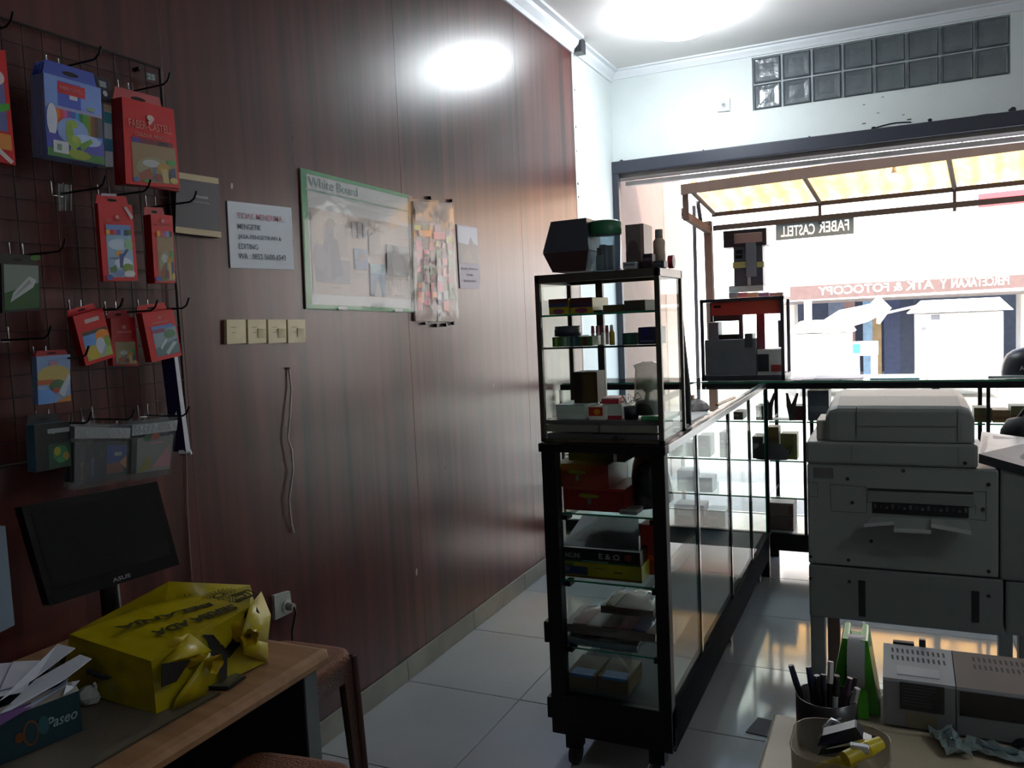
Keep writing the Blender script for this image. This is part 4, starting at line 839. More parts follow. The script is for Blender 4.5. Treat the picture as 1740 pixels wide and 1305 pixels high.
def topz(y): return lz+(y-ly-.004)*(lzb-lz)/.111
def slots(par, xa, n, col):
    mb = MB()
    for r_ in (.07, .094):
        for k in range(n):
            x = xa+k*.0082; y = ly+r_; z = topz(y)
            mb.add([(x, y-.007, topz(y-.007)+.0004), (x+.0035, y-.007, topz(y-.007)+.0004), (x+.0035-.001, y+.007, topz(y+.007)+.0004), (x-.001, y+.007, topz(y+.007)+.0004)], [(0, 1, 2, 3)], col)
    return mb.build('vent_slots', par)
slots(lm1, lx0+.014, 11, SEAM); slots(lm2, lx1+.032, 40, M('#2a2320', .6))
q = [pZ(1527, 1136, 0), None]; y0, y1 = ly+.018, ly+.045
MB().hexa([(lx0+.022, y0, topz(y0)+.0008), (lx0+.088, y0, topz(y0)+.0008), (lx0+.088, y1, topz(y1)+.0008), (lx0+.022, y1, topz(y1)+.0008)], (0, 0, -.001), M('#b9bec0', .3), SEAM).build('embossed_plate', lm1)
fz = lambda y_: pY(1560, y_, ly).z
lab_ = bx('instruction_label', (pY(1529, 1180, ly).x, ly-.001, fz(1208)), (pY(1605, 1185, ly).x, ly, fz(1162)), M('#1d2027', .4), lm1)
mb = MB(); xa, xb = pY(1533, 1180, ly).x, pY(1601, 1180, ly).x
for k in range(7): zz = fz(1167+5.3*k); mb.box((xa, ly-.0014, zz-.0006), (xa+(xb-xa)*random.uniform(.7, 1), ly-.0009, zz+.0006), M('#4b505a', .5))
mb.build('print', lab_) if False else mb.build('label_print', lm1)
bx('yellowed_sticker', (pY(1540, 1225, ly).x, ly-.0008, fz(1236)), (pY(1592, 1225, ly).x, ly, fz(1212)), M('#6f6c58', .6), lm1)
bx('dark_window', (lx1+.006, ly-.0012, fz(1205)), (lx2-.02, ly, lz-.006), M('#14161d', .12), lm2)
c = Vector((.186, ly, fz(1243))); mb = MB(); mb.cyl(c+Vector((0, -.014, 0)), c, .016, BLACK, n=18); mb.cyl(c+Vector((0, -.017, 0)), c+Vector((0, -.014, 0)), .008, M('#5a5d62', .4), n=12); mb.build('knob', lm2)
bx('switch', (.038, ly+.118, lzb-.004), (.049, ly+.128, lzb+.012), BLACK, lm1, .001); bx('handle_bar', (-.005, ly+.118, lzb-.006), (.03, ly+.13, lzb+.003), SEAM, lm1, .001)
for x in (lx0+.02, lx2-.03): bx('foot', (x, ly+.01, TT+.0), (x+.02, ly+.12, TT+.007), BLACK, t)
# tape dispenser
GRN = M('#3fa51c', .35, coat=.3); t = thing('tape_dispenser', 'bright green tape dispenser with grey roll beside the laminator', 'tape dispenser', (-.065, 1.58, TT))
yd = 1.535; zt0 = pY(1452, 1094, yd).z
xa, xb = pY(1430, 1100, yd).x, pY(1474, 1100, yd).x; xA, xB = xa-.024, min(xb+.02, lx0-.002)
mb = MB(); ym = yd+.035
for s_, (t0, t1, b0, b1) in enumerate(((xa, xa+.012, xA, xA+.02), (xb-.012, xb, xB-.02, xB))):
    mb.hexa([(b0, yd+.004, TT+.001), (b1, yd+.004, TT+.001), (t1, yd+.02, zt0), (t0, yd+.02, zt0)], (0, .085, 0), GRN)
mb.hexa([(xA+.018, yd-.02, TT+.001), (xB-.018, yd-.02, TT+.001), (xB-.02, yd-.015, TT+.05), (xA+.02, yd-.015, TT+.05)], (0, .125, 0), GRN)
mb.hexa([(xA+.01, yd+.05, TT+.045), (xB-.01, yd+.05, TT+.045), (xb-.01, yd+.05, zt0-.01), (xa+.01, yd+.05, zt0-.01)], (0, .04, 0), GRN)
mb.build('body', t, .003)
zr = pY(1454, 1142, yd).z; rr = zt0-zr+.001; xc = (pY(1441, 1130, yd).x+pY(1468, 1130, yd).x)/2
MB().cyl((xc-.0145, yd+.035, zr), (xc+.0145, yd+.035, zr), rr, M('#9aa0a4', .35), n=30, capmat=M('#6f7478', .5)).build('tape_roll', t)
MB().cyl((xa-.004, yd+.035, zr), (xb+.004, yd+.035, zr), .009, M('#2f7a18', .4), n=12).build('axle', t)
# pen cup and pens
pc = pY(1404, 1190, 1.41); zr = pY(1440, 1186, 1.41).z
t = thing('pen_cup', 'black cup full of pens before the green tape dispenser', 'cup', (pc.x, pc.y, TT))
MB().lathe((pc.x, pc.y, TT), [(0, .001), (.046, .001), (.048, .004), (.049, zr-TT), (.046, zr-TT), (.044, .006), (0, .006)], M('#15161c', .3), 20).build('cup', t)
pens = [(-.028, 0, -.05, .0, .115, '#10121a', '#1c2440'), (-.018, .02, -.02, .0, .108, '#11131a', '#20224a'), (-.006, -.02, -.012, .0, .112, '#1a1b22', '#0e0f14'), (.004, .0, .004, .02, .122, '#16171e', '#cfd3d6'), (.012, -.024, .012, .0, .118, '#d0d4d8', '#1b1c22'),
        (.02, .015, .03, .0, .1, '#40303a', '#5a4858'), (.03, -.01, .034, .0, .095, '#6a6a88', '#aab0b4'), (-.012, .028, .01, .01, .09, '#22232b', '#3a3c46'), (-.03, .02, -.04, .0, .085, '#191a20', '#14151a'), (.026, .026, .03, .02, .088, '#2a2028', '#181820')]
for k, (dx, dy, lx_, ly_, h, c1, c2) in enumerate(pens):
    a = Vector((pc.x+dx*.8, pc.y+dy*.8, TT+.008)); b = Vector((pc.x+dx+lx_*.55, pc.y+dy+ly_, TT+h+.012)); m_ = a.lerp(b, .72)
    o = thing('pen', ['navy capped pen leaning far left in the black cup', 'blue capped pen near the left rim of the black cup', 'black pen standing left of centre in black cup', 'dark pen with silver cap in black cup centre', 'white barrelled pen with dark cap in the black cup',
        'brownish pen right of centre in the black cup', 'grey violet pen by the right rim of the black cup', 'charcoal pen at the back of the black cup', 'short black pen at the left back of the cup', 'dark pen at the right back of the cup'][k], 'pen', tuple(a), 'pens in the black cup')
    MB().cyl(a, m_, .0045, M(c1, .35), n=9).build('barrel', o); MB().cyl(m_, b, .0056, M(c2, .3), r1=.0048, n=9).build('cap', o)
    MB().tube([m_.lerp(b, .95)+Vector((0, -.007, 0)), m_.lerp(b, .2)+Vector((0, -.007, 0))], .0013, M(c2, .3)).build('clip', o)
# translucent jar
jc = pY(1428, 1275, 1.2); jz = pY(1428, 1222, 1.27).z; R_ = .064
t = thing('translucent_jar', 'translucent wide jar of stationery in front of the pen cup', 'jar', (jc.x, 1.2, TT))
def sq(r, z, k=.18): return [Vector((jc.x+r*math.cos(a)*(1+k*abs(math.sin(2*a))**2), 1.2+r*math.sin(a)*(1+k*abs(math.sin(2*a))**2), z)) for a in [i*2*PI/32 for i in range(33)]]
MB().grid([sq(.001, TT+.001), sq(R_*.9, TT+.001), sq(R_*.96, TT+.01), sq(R_, jz-.003), sq(R_*1.02, jz), sq(R_*.99, jz)], glassmat((.62, .58, .5), .6, .15, .35, (.36, .33, .28))).build('body', t)
bx('hole', (jc.x+.035, 1.262, jz-.02), (jc.x+.043, 1.268, jz-.013), M('#3a3530', .6), t)
def lay(name, label, cat, a, b, r, m1, m2, grp=None, s=.6):
    a, b = Vector(a), Vector(b); o = thing(name, label, cat, tuple(a), grp); m_ = a.lerp(b, s)
    MB().cyl(a, m_, r, m1, n=12).build('body', o, .001); MB().cyl(m_, b, r*1.06, m2, r1=r*.8, n=12).build('tip', o); return o
zj = TT+.03
lay('yellow_highlighter', 'yellow highlighter lying across the translucent jar', 'marker', pY(1436, 1290, 1.15), pY(1497, 1262, 1.19), .0105, M('#b8a81c', .4), M('#cfc017', .35))
lay('yellow_marker', 'second yellow marker lower in the translucent jar', 'marker', pY(1392, 1312, 1.16), pY(1452, 1290, 1.17), .0105, M('#a89a20', .4), M('#c4b41c', .35))
t = thing('blue_stapler', 'dark blue stapler lying in the translucent jar', 'stapler', (jc.x, 1.21, TT+.06))
a, b = pY(1390, 1268, 1.2), pY(1468, 1256, 1.215)
q = lambda h0, h1, w: [a+Vector((0, -w, h0)), b+Vector((0, -w, h0)), b+Vector((-.01, -w, h1)), a+Vector((.005, -w, h1))]
MB().hexa(q(.006, .022, .012), (0, .024, 0), M('#1c2038', .3)).build('top_arm', t, .002); MB().hexa(q(-.008, .003, .012), (0, .024, 0), M('#141622', .35)).build('base', t, .002)
MB().hexa([p+Vector((.01, -.001, .001)) for p in q(.003, .006, .012)], (0, .02, 0), CHROME).build('magazine', t)
t = thing('silver_clip', 'silver metal clip lying over the blue stapler in the jar', 'clip', (jc.x-.01, 1.22, TT+.1))
MB().tube([pY(1402, 1240, 1.225), pY(1415, 1226, 1.235), pY(1434, 1236, 1.22), pY(1412, 1246, 1.215)], .006, M('#9aa0a6', .3, .7), 8).build('body', t); MB().tube([pY(1418, 1228, 1.235), pY(1430, 1222, 1.24)], .003, CHROME).build('lever', t)
t = thing('silver_sharpener', 'small silver sharpener on the yellow highlighter in the jar', 'sharpener', (jc.x+.03, 1.16, TT+.07))
c = pY(1461, 1272, 1.165); bx('body', c-Vector((.012, .006, .004)), c+Vector((.012, .006, .005)), CHROME, t, .001); bx('blade', c+Vector((-.01, -.005, .0051)), c+Vector((.01, .003, .006)), M('#d8dce0', .15, 1), t)
# crumpled banknotes
def note(label, cx, cy, L, Wd, ang, seed, hgt):
    r_ = random.Random(seed); o = thing('banknote', label, 'banknote', (cx, cy, TT), 'crumpled banknotes on the cream table'); P = []
    for i in range(9):
        row = []
        for j in range(5):
            u, v = i/8-.5, j/4-.5; x, y = u*L, v*Wd
            row.append(Vector((cx+x*math.cos(ang)-y*math.sin(ang), cy+x*math.sin(ang)+y*math.cos(ang), TT+.002+hgt*abs(math.sin(i*1.7+j*.9+seed))*r_.uniform(.5, 1))))
        P.append(row)
    MB().grid([r[::-1] for r in P], M('#77898a', .6, var=.25, vscale=40), False).build('note', o, thick=.0008)
    c = [P[i][2]+Vector((0, 0, .003)) for i in (2, 3, 5, 6)]
    MB().tube(c, .003, M('#5c7880', .6), 5).build('print', o)
a = pZ(1614, 1272, TT); note('grey green crumpled banknote folded upright before the laminator', a.x, a.y, .075, .04, 1.9, 3, .026)
a = pZ(1700, 1288, TT); note('flatter blue grey banknote at the lower right edge', a.x, a.y+.005, .1, .045, -.25, 5, .014)
a = pZ(1295, 1240, 0); t = thing('dark_scrap', 'small dark scrap on the floor tiles left of the cream table', 'scrap', tuple(a))
MB().hexa([a+Vector((-.05, -.04, .004)), a+Vector((.05, -.05, .004)), a+Vector((.06, .03, .022)), a+Vector((-.02, .05, .02))], (0, 0, -.0035), M('#25252a', .6)).build('flap', t); bx('base', (a.x-.03, a.y-.03, .0005), (a.x+.04, a.y+.03, .006), BLACK, t)
# ------------------------------------------------------------------ things on the panelled wall
PX = Vector((1, 0, 0))
def wq(px, X): return [pX(x, y, X) for x, y in px]       # tl, tr, br, bl
def sheet(name, label, cat, px, X, mat, shapes=(), t=.003, group=None):
    q = wq(px, X); o = thing(name, label, cat, tuple(q[3]), group)
    MB().hexa([q[3], q[2], q[1], q[0]], (-t, 0, 0), mat).build('sheet', o)
    if shapes: art('print', o, q, shapes, PX)
    return o, q
def wtext(s, o, q, u0, v1, u1, h, mat, **k):
    a = lerp2(q, u0, v1); b = lerp2(q, u1, v1); return text('lettering', s, o, a+PX*.0011, (b-a), (0, 0, 1), mat, (b-a).length, h, **k)
INK = M('#5a6472', .6, var=0); PINK = M('#c98a98', .6, var=0)
o, q = sheet('paper_notice', 'white paper notice with red heading taped on the wood wall', 'notice', [(386, 341), (495, 353), (500, 458), (392, 455)], XW+.004, M('#cfdbe8', .6, var=.02))
wtext('TIDAK MENERIMA :', o, q, .13, .25, .87, .019, PINK, bold=.002); wtext('MENGETIK', o, q, .13, .41, .48, .017, INK, bold=.002); wtext('JASA PENGETIKAN &', o, q, .13, .57, .8, .017, INK, bold=.002)
wtext('EDITING', o, q, .13, .71, .42, .017, INK, bold=.002); wtext('WA : 0852-5600-6543', o, q, .12, .86, .86, .018, INK, bold=.002)
# whiteboard calendar in a plastic sleeve
o, q = sheet('white_board_poster', 'green edged white board sheet with faded newspaper pictures', 'poster', [(510, 285), (696, 332), (703, 531), (520, 525)], XW+.006, M('#c8cfd2', .35, var=.03),
    [('r', 0, 0, 1, .03, '#1c8f54'), ('r', 0, .965, 1, 1, '#1c8f54'), ('r', 0, 0, .045, 1, '#1c8f54'), ('r', .975, 0, 1, 1, '#2f5f4c'), ('r', .03, .135, .97, .148, '#7fa89c'),
     ('r', .06, .27, .97, .885, '#b3a8a2'), ('r', .06, .27, .36, .885, '#b8aca4'), ('r', .08, .62, .37, .8, '#7c8294'), ('r', .16, .35, .36, .6, '#a59a96'), ('e', .2, .6, .06, .14, '#737a92'), ('r', .19, .38, .24, .78, '#6d7488'), ('e', .22, .36, .035, .04, '#7e7872'), ('e', .12, .62, .05, .1, '#868898'), ('p', [(.22, .45), (.27, .48), (.31, .74), (.24, .76)], '#6b7187'), ('p', [(.17, .6), (.2, .5), (.21, .78), (.15, .78)], '#7b8195'),
     ('r', .4, .33, .43, .43, '#9a9ca6'), ('r', .45, .31, .49, .43, '#7d828f'), ('r', .5, .31, .53, .43, '#8b8f9a'), ('r', .55, .35, .66, .55, '#96928e'), ('r', .41, .52, .53, .68, '#5c88ae'), ('r', .41, .6, .53, .68, '#46689a'), ('e', .48, .58, .04, .04, '#6a7688'),
     ('r', .55, .62, .7, .72, '#6fa6b8'), ('r', .55, .7, .7, .88, '#2f6f9c'), ('p', [(.58, .88), (.62, .74), (.66, .88)], '#7a7f80'), ('r', .72, .45, .94, .7, '#7d8a90'), ('e', .83, .6, .06, .1, '#9ea4a6'), ('r', .73, .72, .95, .73, '#a0968f'), ('r', .78, .86, .9, .868, '#9a9490'),
     ('r', .2, .83, .28, .84, '#a39a94'), ('r', .42, .71, .5, .72, '#a39a94'), ('r', .25, .975, .33, 1.0, '#b8c4c0'), ('r', .78, .975, .86, 1.0, '#b8c4c0')])
wtext('White Board', o, q, .06, .115, .47, .034, M('#8fb0a8', .5, var=0), bold=.0)
def clear_film(px, X, par, name, seed, amp=.001, n=14, m=14):
    q = wq(px, X); r_ = random.Random(seed); P = [[lerp2(q, i/n, j/m)+PX*(r_.uniform(0, amp)+.0025*math.sin(9*i/n+5*j/m)) for j in range(m, -1, -1)] for i in range(n+1)]
    return MB().grid(P, glassmat((.97, .97, .97), .7, .06, .02, bump=.05), True).build(name, par)
clear_film([(512, 287), (700, 334), (707, 529), (522, 523)], XW+.014, o, 'clear_sleeve', 4, .001)
# long packet of coloured pens in clear film
q = wq([(702, 342), (768, 345), (776, 547), (706, 545)], XW+.012); o = thing('pen_packet', 'long clear packet of many coloured pieces hanging on the wall', 'packet', tuple(q[3]))
MB().hexa([q[3], q[2], q[1], q[0]], (-.009, 0, 0), M('#a5918a', .5, var=.2, vscale=20)).build('backing', o)
r_ = random.Random(11); sh = []
pal = ['#c86a6e', '#e08a58', '#d8607a', '#7c7f9e', '#5c8a6a', '#b07a86', '#c8b060', '#a0a0a8', '#d86a62', '#8a5a78', '#7aa07a', '#c09a90']
for i in range(6):
    for j in range(11):
        c = r_.choice(pal); u = .05+.15*i+r_.uniform(0, .03); v = .18+.07*j+r_.uniform(0, .02)
        if r_.random() < .62: sh.append(('r', u, v, u+r_.uniform(.07, .14), v+r_.uniform(.04, .1), c))
sh += [('r', .02, .05, .98, .16, '#a8958c'), ('r', .0, .2, .14, .24, '#b8b82e'), ('r', .1, .24, .4, .29, '#d88a50'), ('r', .45, .25, .75, .31, '#d85a68'), ('r', .78, .28, .95, .34, '#b0b060')]
art('pieces', o, q, sh, PX, .0003)
clear_film([(699, 338), (770, 343), (779, 550), (702, 548)], XW+.022, o, 'clear_film', 6, .004, 8, 22)
for px in ((722, 549), (741, 553), (757, 552), (770, 549), (731, 336), (767, 341)): c = pX(*px, XW+.01); MB().cyl(c-PX*.008, c+PX*.008, .008, BLACK, n=8).build('pin', o)
o, q = sheet('photo_card', 'small printed card with grey landscape photo, right of the pen packet', 'card', [(776, 381), (811, 387), (816, 490), (782, 490)], XW+.004, M('#c9c4d0', .6, var=.02), [('r', .03, .02, .97, .58, '#b8c4d6'), ('p', [(.03, .28), (.5, .3), (.62, .16), (.75, .26), (.97, .3), (.97, .6), (.03, .6)], '#85868a'), ('p', [(.1, .6), (.45, .36), (.9, .6)], '#8f8f8c')])
G6 = M('#8e8896', .6, var=0); wtext('JUAL PULSA', o, q, .08, .71, .92, .012, G6); wtext('DAN', o, q, .35, .8, .65, .01, G6); wtext('ISI ULANG', o, q, .2, .9, .8, .012, G6)
# dark wall box
q = wq([(300, 292), (371, 303), (376, 404), (298, 395)], XW+.03); o = thing('calendar', 'dark blue wall calendar with cream top and bottom bands', 'calendar', tuple(q[3]))
MB().hexa([q[3], q[2], q[1], q[0]], (-.028, 0, 0), M('#262b38', .45)).build('body', o); art('bands', o, q, [('r', 0, 0, 1, .1, '#b3a583'), ('r', 0, .9, 1, 1, '#b3a583'), ('r', .42, .34, .72, .38, '#7a808c'), ('r', .38, .44, .75, .46, '#5a606c')], PX)
# light switches
IV = M('#c9c19a', .4)
for k, (x0, x1) in enumerate(((385, 417.5), (421, 452), (455.5, 486), (489, 518.5))):
    q = wq([(x0, 543), (x1, 543), (x1+.8, 583-k*.6), (x0+1, 585-k*.6)], XW+.012)
    o = thing('light_switch', 'cream light switch, %s in the row of four on the wood wall' % ['leftmost', 'second from left', 'third from left', 'rightmost'][k], 'switch', tuple(q[3]), 'light switches on the wood wall')
    MB().hexa([q[3], q[2], q[1], q[0]], (-.0115, 0, 0), IV).build('plate', o, .002)
    if k: q2 = [lerp2(q, .52, .38)+PX*.004, lerp2(q, .9, .38)+PX*.007, lerp2(q, .9, .78)+PX*.003, lerp2(q, .52, .78)+PX*.001]; MB().hexa([q2[3], q2[2], q2[1], q2[0]], (-.006, 0, 0), M('#d8d1ae', .35)).build('rocker', o, .001)
    art('marks', o, q, [('r', .2, .3, .5, .34, '#9c9474'), ('r', .25, .52, .45, .56, '#9c9474')], PX, .0004)
# power socket with plug
q = wq([(466, 1012), (493, 1004), (497, 1040), (468, 1054)], XW+.012); o = thing('power_socket', 'white power socket with plug on the wood wall above the desk', 'socket', tuple(q[3]))
MB().hexa([q[3], q[2], q[1], q[0]], (-.0115, 0, 0), M('#9da09a', .4)).build('plate', o, .002)
c = lerp2(q, .7, .62); MB().cyl(c-PX*.002, c+PX*.004, .022, M('#b0b2ac', .4), n=18).build('face', o)
p_ = thing('power_plug', 'black plug and cord in the white wall socket', 'plug', tuple(c)); MB().cyl(c+PX*.005, c+PX*.03, .014, M('#8f918c', .4), r1=.011, n=12).build('body', p_)
MB().tube([c+PX*.03, c+PX*.036+Vector((0, -.0, -.02)), c+PX*.02+Vector((0, -.004, -.08)), c+PX*.012+Vector((0, -.005, -.3))], .0042, BLACK).build('cord', p_)
# switch on plaster
q = [pY(1219, 168, YB-.012), pY(1240, 166, YB-.012), pY(1240, 188, YB-.012), pY(1219, 190, YB-.012)]
o = thing('light_switch', 'small white switch high on the plaster wall left of the glass blocks', 'switch', tuple(q[3])); MB().hexa([q[3], q[2], q[1], q[0]], (0, .011, 0), M('#c9cfd0', .4)).build('plate', o, .002)
c = lerp2(q, .5, .5); MB().cyl(c, c-Vector((0, .004, 0)), .02, M('#aab0b2', .4), n=16).build('dial', o); MB().cyl(c-Vector((0, .004, 0)), c-Vector((0, .006, 0)), .011, M('#3a3f44', .4), n=12).build('hole', o)
# nail, chips, wire on the wall
o = thing('loose_wire', 'thin bare wire hanging loose down the wood wall', 'wire', tuple(pX(493, 690, XW+.006)))
MB().tube([pX(x, y, XW+.006+d) for x, y, d in ((491, 628, 0), (495, 660, .004), (493, 700, .008), (489, 745, .008), (496, 765, .012), (498, 800, .006), (491, 850, .01), (495, 890, .004), (499, 905, .0))], .0034, M('#b8a298', .5)).build('strand', o); MB().cyl(pX(491, 626, XW), pX(491, 626, XW+.01), .004, GREYM, n=8).build('staple', o)
mb = MB()
for x, y, r0 in ((708, 972, .013), (394, 316, .008), (839, 655, .008), (497, 235, .006), (497, 270, .006), (757, 795, .006)):
    c = pX(x, y, XW+.0006); mb.add([c+Vector((0, r0*.6*math.cos(a)*(1+.3*math.sin(2*a)), r0*math.sin(a)*1.3)) for a in [k*PI/4 for k in range(8)]], [tuple(range(8))], M('#b3a29a', .6) if r0 > .0061 else M('#1c0d0b', .6))
mb.build('chips', wl)
# ------------------------------------------------------------------ wire grid, hooks and hanging packs
GW = M('#2a1a18', .6, .2); gx_ = XW+.016
g_ = thing('wire_grid_panel', 'dark wire grid panel on the wood wall holding display hooks', 'grid', (gx_, 1.3, 1.75))
gy0, gy1, gz0_, gz1_ = .72, 1.722, 1.2, 2.22
for k in range(21): y = gy0+(gy1-gy0)*k/20; MB().cyl((gx_, y, gz0_), (gx_, y, gz1_), .0013, GW, n=6, caps=False).build('wire', g_)
for k in range(21): z = gz0_+(gz1_-gz0_)*k/20; MB().cyl((gx_+.0035, gy0, z), (gx_+.0035, gy1, z), .0013, GW, n=6, caps=False).build('wire', g_)
mb = MB(); f_ = .004
for a, b in (((gx_, gy0, gz0_), (gx_, gy1, gz0_)), ((gx_, gy0, gz1_), (gx_, gy1, gz1_)), ((gx_, gy0, gz0_), (gx_, gy0, gz1_)), ((gx_, gy1, gz0_), (gx_, gy1, gz1_))): mb.cyl(a, b, f_, GW, n=8)
mb.build('rim', g_)
for y, z in ((.8, 2.2), (1.65, 2.2), (.8, 1.22), (1.65, 1.22)): MB().cyl((XW+.0008, y, z), (gx_+.006, y, z), .006, GW, n=8).build('standoff', g_)
def hook(y, z, L=.17, label='', bare=False):
    o = thing('display_hook', label, 'hook', (gx_, y, z), 'display hooks on the wire grid'); x0 = gx_+.006
    MB().tube([(x0, y, z), (x0+L*.85, y, z), (x0+L*.94, y, z+.008), (x0+L, y, z+.026)], .0026, M('#2a2629', .3, .8)).build('wire', o)
    MB().tube([(x0, y-.016, z+.03), (x0, y-.016, z-.004), (x0, y+.016, z-.004), (x0, y+.016, z+.03)], .0022, CHROME).build('clip', o)
    return o
SLOT = M('#170b0d', .8)
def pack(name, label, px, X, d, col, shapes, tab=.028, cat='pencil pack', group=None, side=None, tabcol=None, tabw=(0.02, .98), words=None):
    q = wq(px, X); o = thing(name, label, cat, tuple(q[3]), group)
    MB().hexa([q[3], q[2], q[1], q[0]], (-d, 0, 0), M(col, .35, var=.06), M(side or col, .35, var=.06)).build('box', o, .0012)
    if tab:
        up_ = (q[0]-q[3]).normalized()*tab; a, b = q[0].lerp(q[1], tabw[0]), q[0].lerp(q[1], tabw[1]); k = -PX*(d-.0016)
        tq = [a+k, b+k, b.lerp(a, .06)+k+up_, a.lerp(b, .06)+k+up_]
        tb = MB().hexa(tq, (-.0012, 0, 0), M(tabcol or col, .4, var=.06)).build('hang_tab', o)
        art('euro_slot', tb, [tq[3], tq[2], tq[1], tq[0]], [('e', .5, .55, .16, .16, SLOT)], PX, .0003)
    if shapes: art('print', o, q, shapes, PX, .0004)
    if words:
        for (s, u0, v1, u1, h, c) in words: wtext(s, o, q, u0, v1, u1, h, M(c, .5, var=0), bold=.004)
    return o, q
RD, BL = '#c0161f', '#6f90e6'
def pencils(u0, u1, v0, v1, cols): n = len(cols); return [('r', u0+(u1-u0)*k/n, v0, u0+(u1-u0)*(k+1)/n, v1, c) for k, c in enumerate(cols)]
RB = ['#d8b62e', '#e0782e', '#cf4a4a', '#c05a94', '#6a55a8', '#3f5fc0', '#3f9ac8', '#2f7a52', '#4f9a3a', '#7a8a2e', '#7a4a2c', '#4a3630', '#55504e']
parrot = [('e', .5, .62, .42, .3, '#8a8a6c'), ('e', .42, .5, .2, .1, '#a8aeb0'), ('p', [(.12, .8), (.38, .62), (.46, .95), (.14, .98)], '#8a4a34'), ('p', [(.44, .6), (.52, .58), (.5, .96), (.42, .96)], '#56627a'), ('e', .7, .6, .16, .14, '#a8863c'), ('p', [(.62, .6), (.76, .6), (.8, .98), (.66, .98)], '#b3a274'), ('p', [(.8, .6), (.96, .55), (.96, .9), (.82, .85)], '#3c4a66'), ('e', .88, .42, .1, .08, '#3f8f4a'), ('e', .55, .85, .09, .1, '#7c3a34'), ('e', .3, .97, .08, .05, '#3a8a2c'), ('e', .06, .95, .06, .06, '#3f62b0'), ('e', .9, .9, .1, .08, '#b0a060')]
def sub(sh, u0, v0, u1, v1):
    out = []
    for k, *a in sh:
        if k == 'r': out.append((k, u0+(u1-u0)*a[0], v0+(v1-v0)*a[1], u0+(u1-u0)*a[2], v0+(v1-v0)*a[3], a[4]))
        elif k == 'e': out.append((k, u0+(u1-u0)*a[0], v0+(v1-v0)*a[1], (u1-u0)*a[2], (v1-v0)*a[3], a[4]))
        else: out.append((k, [(u0+(u1-u0)*u, v0+(v1-v0)*v) for u, v in a[0]], a[1]))
    return out
bird = [('r', 0, 0, 1, 1, '#86a8c8'), ('e', .5, .3, .45, .12, '#b4cbe0'), ('e', .6, .7, .35, .12, '#c2d2e4'), ('p', [(.3, .5), (.45, .42), (.55, .46), (.55, .54), (.4, .56)], '#d08a34'), ('p', [(.45, .5), (.6, .5), (.95, .28), (.98, .32), (.62, .58), (.55, .8), (.45, .8)], '#3f4d86'), ('p', [(.08, .58), (.4, .58), (.4, .62), (.08, .61)], '#4a5878'), ('p', [(.05, .8), (.3, .74), (.32, .86), (.08, .9)], '#44703a'), ('e', .75, .8, .22, .09, '#6f8a3e'), ('e', .85, .3, .16, .12, '#7fae8a'), ('e', .8, .93, .22, .07, '#c8ccd0'), ('e', .4, .92, .2, .07, '#7388b8')]
# far left, cut by the frame
pack('pencil_pack', 'red pencil pack cut off by the left edge, top row', [(-75, 68), (9, 86), (27, 281), (-62, 262)], XW+.14, .02, RD, [('r', .45, .3, .9, .72, '#5a5f9a'), ('e', .8, .25, .12, .06, '#d8c8cc'), ('p', [(.3, .55), (.97, .46), (.97, .52), (.4, .62)], '#3f9a2c'), ('r', .4, .74, .95, .88, '#c8823a'), ('p', [(.6, .9), (.66, .86), (.96, .97), (.9, 1)], '#c8bfc0')])
# blue packs, four on one hook
dino = [('r', 0, 0, 1, .36, '#7d9de2'), ('r', .0, .36, 1, .4, '#9a9cc8'), ('r', .22, .05, .62, .36, '#4a5fc4'), ('r', .22, .06, .7, .2, '#c02a34'), ('r', .42, .2, .56, .25, '#c8ccd8')] + pencils(.1, .98, .4, .66, RB) + [
    ('e', .1, .55, .09, .2, '#c9d2e6'), ('r', 0, .72, 1, .9, '#4a4fb0'), ('e', .45, .65, .28, .17, '#86a2dc'), ('e', .7, .73, .25, .07, '#aac2ea'), ('e', .44, .56, .1, .05, '#8fae4a'), ('p', [(.34, .56), (.42, .54), (.46, .72), (.38, .8), (.32, .7)], '#7f9f3e'), ('e', .46, .77, .13, .08, '#86a845'), ('p', [(.55, .8), (.76, .7), (.8, .74), (.6, .88)], '#5f8f34'), ('e', .48, .74, .06, .05, '#a3b558'), ('p', [(.4, .84), (.5, .84), (.5, .92), (.38, .92)], '#86a845'), ('r', 0, .9, 1, 1, '#3f7a3c'), ('e', .55, .93, .2, .06, '#8f9f3a'), ('r', .1, .8, .36, .95, '#c8ced6'), ('r', .16, .84, .24, .92, '#6f8f7a'), ('r', .72, .3, .84, .34, '#8aa86a')]
for k in range(4):
    dx = -.012*k; A = [(74, 123), (171, 150), (176, 281), (79, 263)]
    q0 = wq(A, XW+.135); px_ = None
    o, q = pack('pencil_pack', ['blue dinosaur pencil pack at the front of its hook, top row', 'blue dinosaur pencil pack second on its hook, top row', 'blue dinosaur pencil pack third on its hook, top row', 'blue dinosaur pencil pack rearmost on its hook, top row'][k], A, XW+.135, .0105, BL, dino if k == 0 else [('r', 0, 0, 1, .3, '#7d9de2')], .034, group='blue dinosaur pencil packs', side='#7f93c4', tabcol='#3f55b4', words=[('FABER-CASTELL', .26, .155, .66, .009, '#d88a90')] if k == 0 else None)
    o.location.x += dx
o, q = pack('pencil_pack', 'dark headed pencil pack with teal edge between blue and red packs', [(176, 176), (189, 180), (192, 284), (179, 283)], XW+.1, .03, '#b8c0c8', [('r', 0, 0, 1, 1, '#b8c0c8'), ('r', 0, 0, 1, .1, '#a89a80'), ('r', 0, .12, 1, .3, '#3f8a9a'), ('r', 0, .55, 1, .75, '#3f7a9a')], 0)
